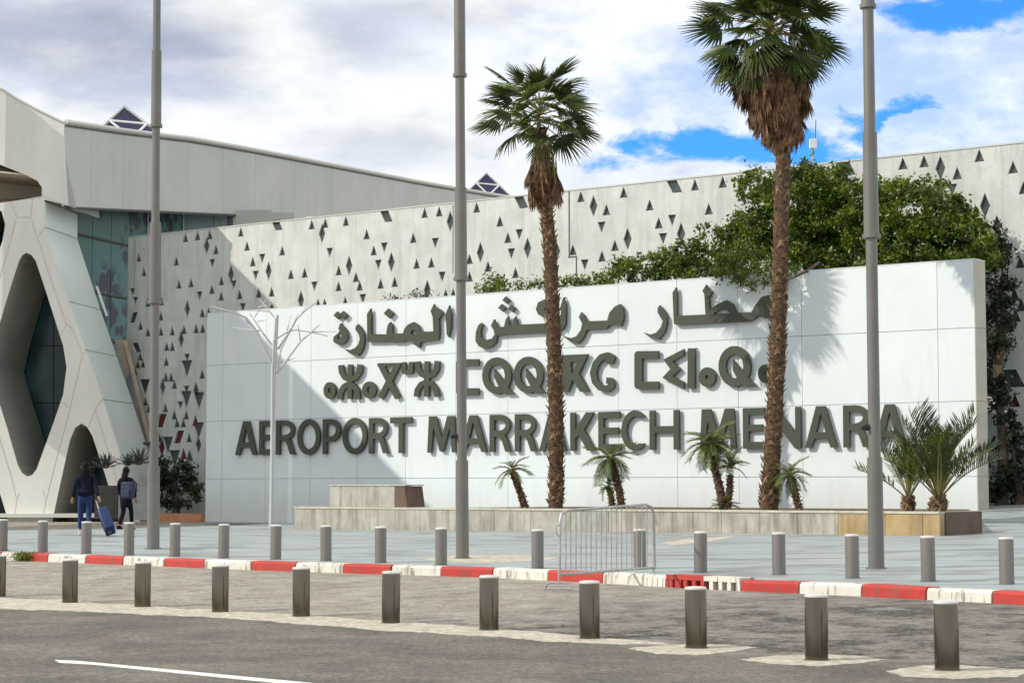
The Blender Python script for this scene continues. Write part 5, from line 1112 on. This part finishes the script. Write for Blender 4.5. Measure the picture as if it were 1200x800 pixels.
for pts, r, dy in arms:
    n = len(pts); mb = MB(); mb.tube([Q(x, y, dy * (k / max(1, n - 1)) if k else 0) for k, (x, y) in enumerate(pts)], [0.82 * r / s * (1 - 0.45 * k / (n - 1)) for k in range(n)], 8); mb.build('branch', M_lamp, wtree, True)

# ------------------------------------------------------------------ planting at the left, by the building
def spiky(x, y, Y, n, ln, lab, seed, pot=False):
    rnd = random.Random(seed); b_ = atY(x, y, Y); t = thing('agave', b_, lab, 'agave'); 
    for k in range(n):
        a = k * 2.39996; el = R(80 - 70 * k / n); l = ln * rnd.uniform(0.8, 1.1); mb = MB(); d = Vector((math.cos(a) * math.cos(el), math.sin(a) * math.cos(el), math.sin(el))); s_ = Vector((-math.sin(a), math.cos(a), 0)); up = d.cross(s_) * -0.03
        p = [b_ + d * l * f + Vector((0, 0, -0.12 * l * f * f)) for f in (0, .35, .7, 1)]; w = (0.03, 0.055, 0.04, 0.003); vs = []
        for q, ww in zip(p, w): vs += [q - s_ * ww, q + up, q + s_ * ww]
        f_ = []
        for j in range(3): f_ += [(3 * j, 3 * j + 1, 3 * j + 4, 3 * j + 3), (3 * j + 1, 3 * j + 2, 3 * j + 5, 3 * j + 4)]
        mb.add(vs, f_); mb.build('leaf', M_agave, t)
M_agave = mat('agave leaf', (0.10, 0.13, 0.10), 0.5, col2=(0.03, 0.045, 0.03), scale=5)
pot = thing('planter_box', gp(160, 607, plaza_z), 'grey planter box behind the walkers', 'planter')
pb = pot.location; mb = MB(); mb.box(Vector((pb.x, pb.y, pb.z + 0.62)), 1.25, 0.8, 1.36); mb.build('box', M_greypot, pot)
mb = MB(); mb.box(Vector((pb.x, pb.y, pb.z + 1.32)), 1.31, 0.86, 0.07); mb.build('rim', M_greypot, pot)
spiky(163, 544, pb.y, 26, 0.75, 'pale edged agave in the grey planter box, right of the backpack', 5)
spiky(150, 545, pb.y + 0.1, 20, 0.6, 'small agave in the grey planter box, behind the walker with a backpack', 7)
q_ = gp(124, 606, plaza_z)
pot2 = thing('planter_box', q_, 'dark planter box between the two walkers', 'planter'); mb = MB(); mb.box(q_ + Vector((0, 0.3, 0.6)), 0.9, 0.7, 1.3); mb.build('box', mat('dark planter', (0.06, 0.06, 0.05), 0.7, var=0.2), pot2)
spiky(124, 548, q_.y + 0.3, 26, 0.72, 'dark agave between the two walkers', 6)
tree([(195, 575, 13, 24), (212, 568, 14, 28), (226, 578, 10, 22), (205, 552, 18, 14), (188, 558, 7, 18)], DR - 1.6, 'dark leafy shrub between the left pole and the sign wall', 60, 0.09, m=M_leafd, seed=15, thick=0.5, name='shrub', cat='shrub')
e0 = onwall(166, 603.5, DR - 2.6); e1 = onwall(236, 604.5, DR - 2.6)
ed = thing('terracotta_edging', e0.lerp(e1, .5), 'low terracotta edging in front of the dark shrub', 'edging')
mb = MB(); mb.add([e0 + Vector((0, 0, -.3)), e1 + Vector((0, 0, -.3)), e1 + Vector((0, 0, .09)), e0 + Vector((0, 0, .09))] + [v + NN * 0.3 for v in (e0 + Vector((0, 0, -.3)), e1 + Vector((0, 0, -.3)), e1 + Vector((0, 0, .09)), e0 + Vector((0, 0, .09)))],
       [(0, 1, 2, 3), (7, 6, 5, 4), (0, 4, 5, 1), (1, 5, 6, 2), (2, 6, 7, 3), (3, 7, 4, 0)]); mb.build('edging_course', M_terra, ed)

# ------------------------------------------------------------------ people
def skin_obj(name, chain_pts, edges, parent, m, root=0, sub=1):
    me = bpy.data.meshes.new(name); bm = bmesh.new(); lay = bm.verts.layers.skin.verify(); vs = []
    for i, (p, r) in enumerate(chain_pts):
        v = bm.verts.new(p); r = r if isinstance(r, tuple) else (r, r); v[lay].radius = r; v[lay].use_root = (i == root); vs.append(v)
    for a_, b_ in edges: bm.edges.new((vs[a_], vs[b_]))
    bm.to_mesh(me); bm.free(); me.materials.append(m)
    o = bpy.data.objects.new(name, me); COL.objects.link(o); o.parent = parent
    sk = o.modifiers.new('skin', 'SKIN'); sk.use_smooth_shade = True; sb = o.modifiers.new('sub', 'SUBSURF'); sb.levels = sub; sb.render_levels = sub
    return o
def person(base, rz, lab, pose, mats, hairlen, extra=None, H=1.68, coat=False):
    t = thing('person', base, lab, 'person', None, rz); k = H / 1.68
    V = lambda x, y, z: Vector((x, y, z)) * k
    # local frame: facing +Y, x to the person's right
    hipL, hipR = V(-0.09, 0, 0.90), V(0.09, 0, 0.90)
    pts = [(V(0, 0, 0.95), (0.13, 0.10)), (V(0, 0, 1.12), (0.115, 0.085)), (V(0, 0, 1.30), (0.145, 0.095)), (V(0, 0.0, 1.41), (0.07, 0.06)), (V(0, 0.02, 1.47), 0.05), (V(0, 0.035, 1.54), (0.07, 0.085)), (V(0, 0.03, 1.62), (0.075, 0.09))]
    ed_ = [(0, 1), (1, 2), (2, 3), (3, 4), (4, 5), (5, 6)]
    def chain(start, lst):
        prev = start
        for p, r in lst: pts.append((p, r)); ed_.append((prev, len(pts) - 1)); prev = len(pts) - 1
        return prev
    P = pose
    hands = []
    for sd in (-1, 1):
        sh = V(sd * 0.17, 0, 1.36); el_ = V(*P['elbow'][sd]); wr = V(*P['wrist'][sd]); chain(2, [(sh, 0.055)]); i = len(pts) - 1
        d = (wr - el_).normalized(); palm = wr + d * 0.07 * k; j = chain(i, [(el_, 0.042), (wr, 0.026), (palm, (0.034, 0.018))]); hands.append(palm)
        side = d.cross(Vector((0, 1, 0))).normalized()
        for q, (off, ln) in enumerate(((-0.026, 0.062), (-0.009, 0.075), (0.009, 0.07), (0.026, 0.055))):
            f0 = palm + side * off + d * 0.02; chain(j, [(f0 + d * ln * 0.5 + Vector((0, 0.01, 0)), 0.0085), (f0 + d * ln * 0.9 + Vector((0, 0.03, 0)), 0.007)])
        chain(j - 1, [(palm + side * 0.035 * sd + Vector((0, 0.02, 0)), 0.011), (palm + side * 0.04 * sd + d * 0.035 + Vector((0, 0.035, 0)), 0.009)])
    legs = {}
    for sd in (-1, 1):
        kn = V(*P['knee'][sd]); an_ = V(*P['ankle'][sd]); hp = V(sd * 0.09, 0, 0.88); chain(0, [(hp, 0.088), (kn, 0.055), (an_, 0.036), (an_ + V(0, 0.05, -0.05), 0.032), (an_ + V(0, 0.14, -0.06), 0.024)]); legs[sd] = (hp, kn, an_)
    skin_obj('body', pts, ed_, t, M_skin)
    # trousers
    tp = [(V(0, 0, 1.00), (0.175, 0.13)), (V(0, 0, 0.88), (0.175, 0.135))]; te = [(0, 1)]
    for sd in (-1, 1):
        hp, kn, an_ = legs[sd]; b0_ = len(tp); tp += [(hp + V(0, 0, -0.06), 0.10), (kn, 0.072), (an_ + V(0, 0, 0.02), 0.06)]; te += [(1, b0_), (b0_, b0_ + 1), (b0_ + 1, b0_ + 2)]
    skin_obj('trousers', tp, te, t, mats['trousers'])
    # jacket or coat
    low = 0.58 if coat else 0.80
    jp = [(V(0, 0, 1.12), (0.165, 0.125)), (V(0, 0, 1.28), (0.19, 0.13)), (V(0, 0, 1.40), (0.10, 0.09)), (V(0, 0, 1.0), (0.18, 0.135)), (V(0, 0, low), (0.20, 0.15))]; je = [(0, 1), (1, 2), (0, 3), (3, 4)]
    for sd in (-1, 1):
        b0_ = len(jp); jp += [(V(sd * 0.185, 0, 1.36), 0.075), (V(*P['elbow'][sd]), 0.06), (V(*P['wrist'][sd]) * 0.97 + V(*P['elbow'][sd]) * 0.03, 0.045)]; je += [(1, b0_), (b0_, b0_ + 1), (b0_ + 1, b0_ + 2)]
    skin_obj('coat' if coat else 'jacket', jp, je, t, mats['jacket'])
    def ellipsoid(name, c, rx, ry, rz, m, taper=0.0):
        mb = MB(); prof = [(math.sin(math.pi * k / 12) + 1e-4, -math.cos(math.pi * k / 12)) for k in range(13)]; mb.lathe(prof, 16)
        mb.v = [(c.x + x * rx * (1 - taper * max(0, -z)), c.y + y * ry, c.z + z * rz) for x, y, z in mb.v]; o = link(name, mb.mesh(name, m, True)); o.parent = t; return o
    ellipsoid('hair', V(0, -0.012, 1.60), 0.098, 0.112, 0.118, M_hair); ellipsoid('hair_length', V(0, -0.085, 1.52 - hairlen / 2), 0.10, 0.05, 0.10 + hairlen / 2, M_hair, 0.3)
    # face: nose, eyes, mouth
    mb = MB(); c = V(0, 0.118, 1.575)
    mb.add([c + V(-0.014, 0, -0.02), c + V(0.014, 0, -0.02), c + V(0, 0.03, -0.015), c + V(0, 0.002, 0.03)], [(0, 1, 2), (0, 2, 3), (1, 3, 2), (0, 3, 1)])
    o = link('nose', mb.mesh('nose', M_skin)); o.parent = t
    for sd in (-1, 1):
        mb = MB(); mb.lathe([(0.001, -.01), (0.011, 0), (0.001, .01)], 8, tuple(V(sd * 0.032, 0.108, 1.605))); o = link('eye', mb.mesh('eye', M_black)); o.parent = t
        mb = MB(); mb.lathe([(0.008, -.03), (0.018, 0), (0.008, .03)], 8, tuple(V(sd * 0.088, 0.02, 1.585))); o = link('ear', mb.mesh('ear', M_skin)); o.parent = t
    mb = MB(); mb.box(V(0, 0.112, 1.535), 0.045, 0.012, 0.012); o = link('mouth', mb.mesh('mouth', mat('lips', (0.25, 0.08, 0.07), 0.5))); o.parent = t
    for sd in (-1, 1):
        an_ = legs[sd][2]; mb = MB(); a_ = an_ + V(0, -0.05, -0.06)
        prof = [(-0.03, 0.040, 0.10), (0.03, 0.045, 0.10), (0.10, 0.048, 0.07), (0.17, 0.045, 0.045), (0.22, 0.025, 0.03)]; vs = []
        for y, w, h in prof: vs += [a_ + V(-w, y, -0.03), a_ + V(w, y, -0.03), a_ + V(w * 0.8, y, h - 0.03), a_ + V(-w * 0.8, y, h - 0.03)]
        f_ = [(0, 1, 2, 3), (19, 18, 17, 16)]
        for j in range(4):
            for q in range(4): f_.append((4 * j + q, 4 * j + (q + 1) % 4, 4 * j + 4 + (q + 1) % 4, 4 * j + 4 + q))
        mb.add(vs, f_); o = link('shoe', mb.mesh('shoe', mats['shoe'])); o.parent = t
    return t, hands
p1 = gp(99, 626.5, plaza_z)
poseA = dict(elbow={-1: (-0.24, -0.05, 1.10), 1: (0.24, -0.10, 1.10)}, wrist={-1: (-0.27, 0.05, 0.86), 1: (0.30, -0.22, 0.88)}, knee={-1: (-0.09, 0.12, 0.50), 1: (0.09, -0.02, 0.48)}, ankle={-1: (-0.09, 0.16, 0.10), 1: (0.09, -0.22, 0.13)})
t1, h1 = person(p1, R(14), 'person in dark navy jacket, blue jeans and white shoes pulling a suitcase, seen from behind', poseA, dict(trousers=M_jeans, jacket=M_navy, shoe=M_shoe), 0.16, H=1.66)
p2 = gp(147, 621, plaza_z)
poseB = dict(elbow={-1: (-0.23, 0.02, 1.12), 1: (0.24, 0.0, 1.10)}, wrist={-1: (-0.22, 0.14, 0.90), 1: (0.26, 0.06, 0.86)}, knee={-1: (-0.09, 0.04, 0.49), 1: (0.09, 0.14, 0.52)}, ankle={-1: (-0.09, -0.18, 0.12), 1: (0.09, 0.18, 0.10)})
t2, h2 = person(p2, R(-18), 'person all in black with long dark hair and a grey backpack, seen from behind', poseB, dict(trousers=M_blackc, jacket=M_blackc, shoe=M_blackc), 0.22, H=1.76, coat=True)
# backpack (held by the person: a thing of its own)
bp0 = p2 + Vector((0.10, -0.24, 1.10)); bk = thing('backpack', bp0, 'grey backpack worn on the back of the person in black', 'backpack', None, R(-18))
def rbox(name, c, sx, sy, sz, m, parent, bev=0.05):
    me = bpy.data.meshes.new(name); bm = bmesh.new(); bmesh.ops.create_cube(bm, size=1)
    for v in bm.verts: v.co = Vector((v.co.x * sx, v.co.y * sy, v.co.z * sz))
    bmesh.ops.bevel(bm, geom=list(bm.edges), offset=bev, segments=3, affect='EDGES', profile=0.6); bm.to_mesh(me); bm.free(); me.materials.append(m); me.polygons.foreach_set('use_smooth', [True] * len(me.polygons))
    o = bpy.data.objects.new(name, me); COL.objects.link(o); o.parent = parent; o.location = c; return o
mbag = rbox('main_bag', (0, 0, 0.02), 0.36, 0.24, 0.48, M_bag, bk, 0.07); rbox('front_pocket', (0, -0.13, -0.09), 0.26, 0.09, 0.22, M_bag, mbag, 0.035)
for sx in (-0.1, 0.1): mb = MB(); mb.tube([(sx, 0.06, 0.22), (sx, 0.14, 0.30), (sx, 0.30, 0.22), (sx, 0.34, 0.0), (sx, 0.12, -0.16)], 0.018, 6); o = link('strap', mb.mesh('strap', M_black)); o.parent = bk
# suitcase
sb = gp(131, 628.0, plaza_z); su = thing('suitcase', sb, 'blue wheeled suitcase tilted behind the person in jeans', 'suitcase')
grip = p1 + Vector((0.36, -0.20, 0.80)); ax_ = (Vector((grip.x, grip.y, grip.z)) - (sb + Vector((0, 0, 0.06)))).normalized()
yy = Vector((0.25, -0.95, 0)).normalized(); yy = (yy - ax_ * yy.dot(ax_)).normalized(); xx = yy.cross(ax_).normalized()
MR = Matrix((xx, yy, ax_)).transposed().to_4x4()
def su_loc(v): return MR @ Vector(v)
b1 = rbox('shell', (0, 0, 0), 0.24, 0.40, 0.56, M_case, su, 0.045); b1.matrix_local = Matrix.Translation(su_loc((0, 0, 0.37)) + Vector((0, 0, .04))) @ MR
for z in (0.25, 0.37, 0.49): r_ = rbox('rib', (0, 0, 0), 0.255, 0.36, 0.02, M_case, su, 0.008); r_.matrix_local = Matrix.Translation(su_loc((0, 0, z)) + Vector((0, 0, .04))) @ MR
lh = (grip - sb).length
for y in (-0.09, 0.09): mb = MB(); mb.tube([su_loc((0.05, y, 0.60)), su_loc((0.05, y, lh))], 0.013, 6); o = link('handle_rod', mb.mesh('handle_rod', M_galv)); o.parent = su
mb = MB(); mb.tube([su_loc((0.05, -0.11, lh)), su_loc((0.05, 0.11, lh))], 0.018, 8); o = link('grip', mb.mesh('grip', M_black)); o.parent = su
for y in (-0.14, 0.14): mb = MB(); mb.tube([su_loc((0.02, y - 0.02, 0.03)), su_loc((0.02, y + 0.02, 0.03))], 0.045, 12); o = link('wheel', mb.mesh('wheel', M_black)); o.parent = su
# grass tuft growing out of the kerb at the left
rng = np.random.default_rng(5); k0 = KP[2].lerp(KP[4], 0.75)
gpts = np.c_[rng.normal(k0.x - 0.25, 0.13, 300), rng.normal(k0.y + 0.12, 0.08, 300), rng.uniform(0.18, 0.34, 300)]
tag(link('grass_tuft', leaf_mesh('grass_tuft', gpts, 0.07, M_frond2, 9, 0.15)), 'small tuft of green grass growing out of the kerb at the left', 'grass', kind='stuff')
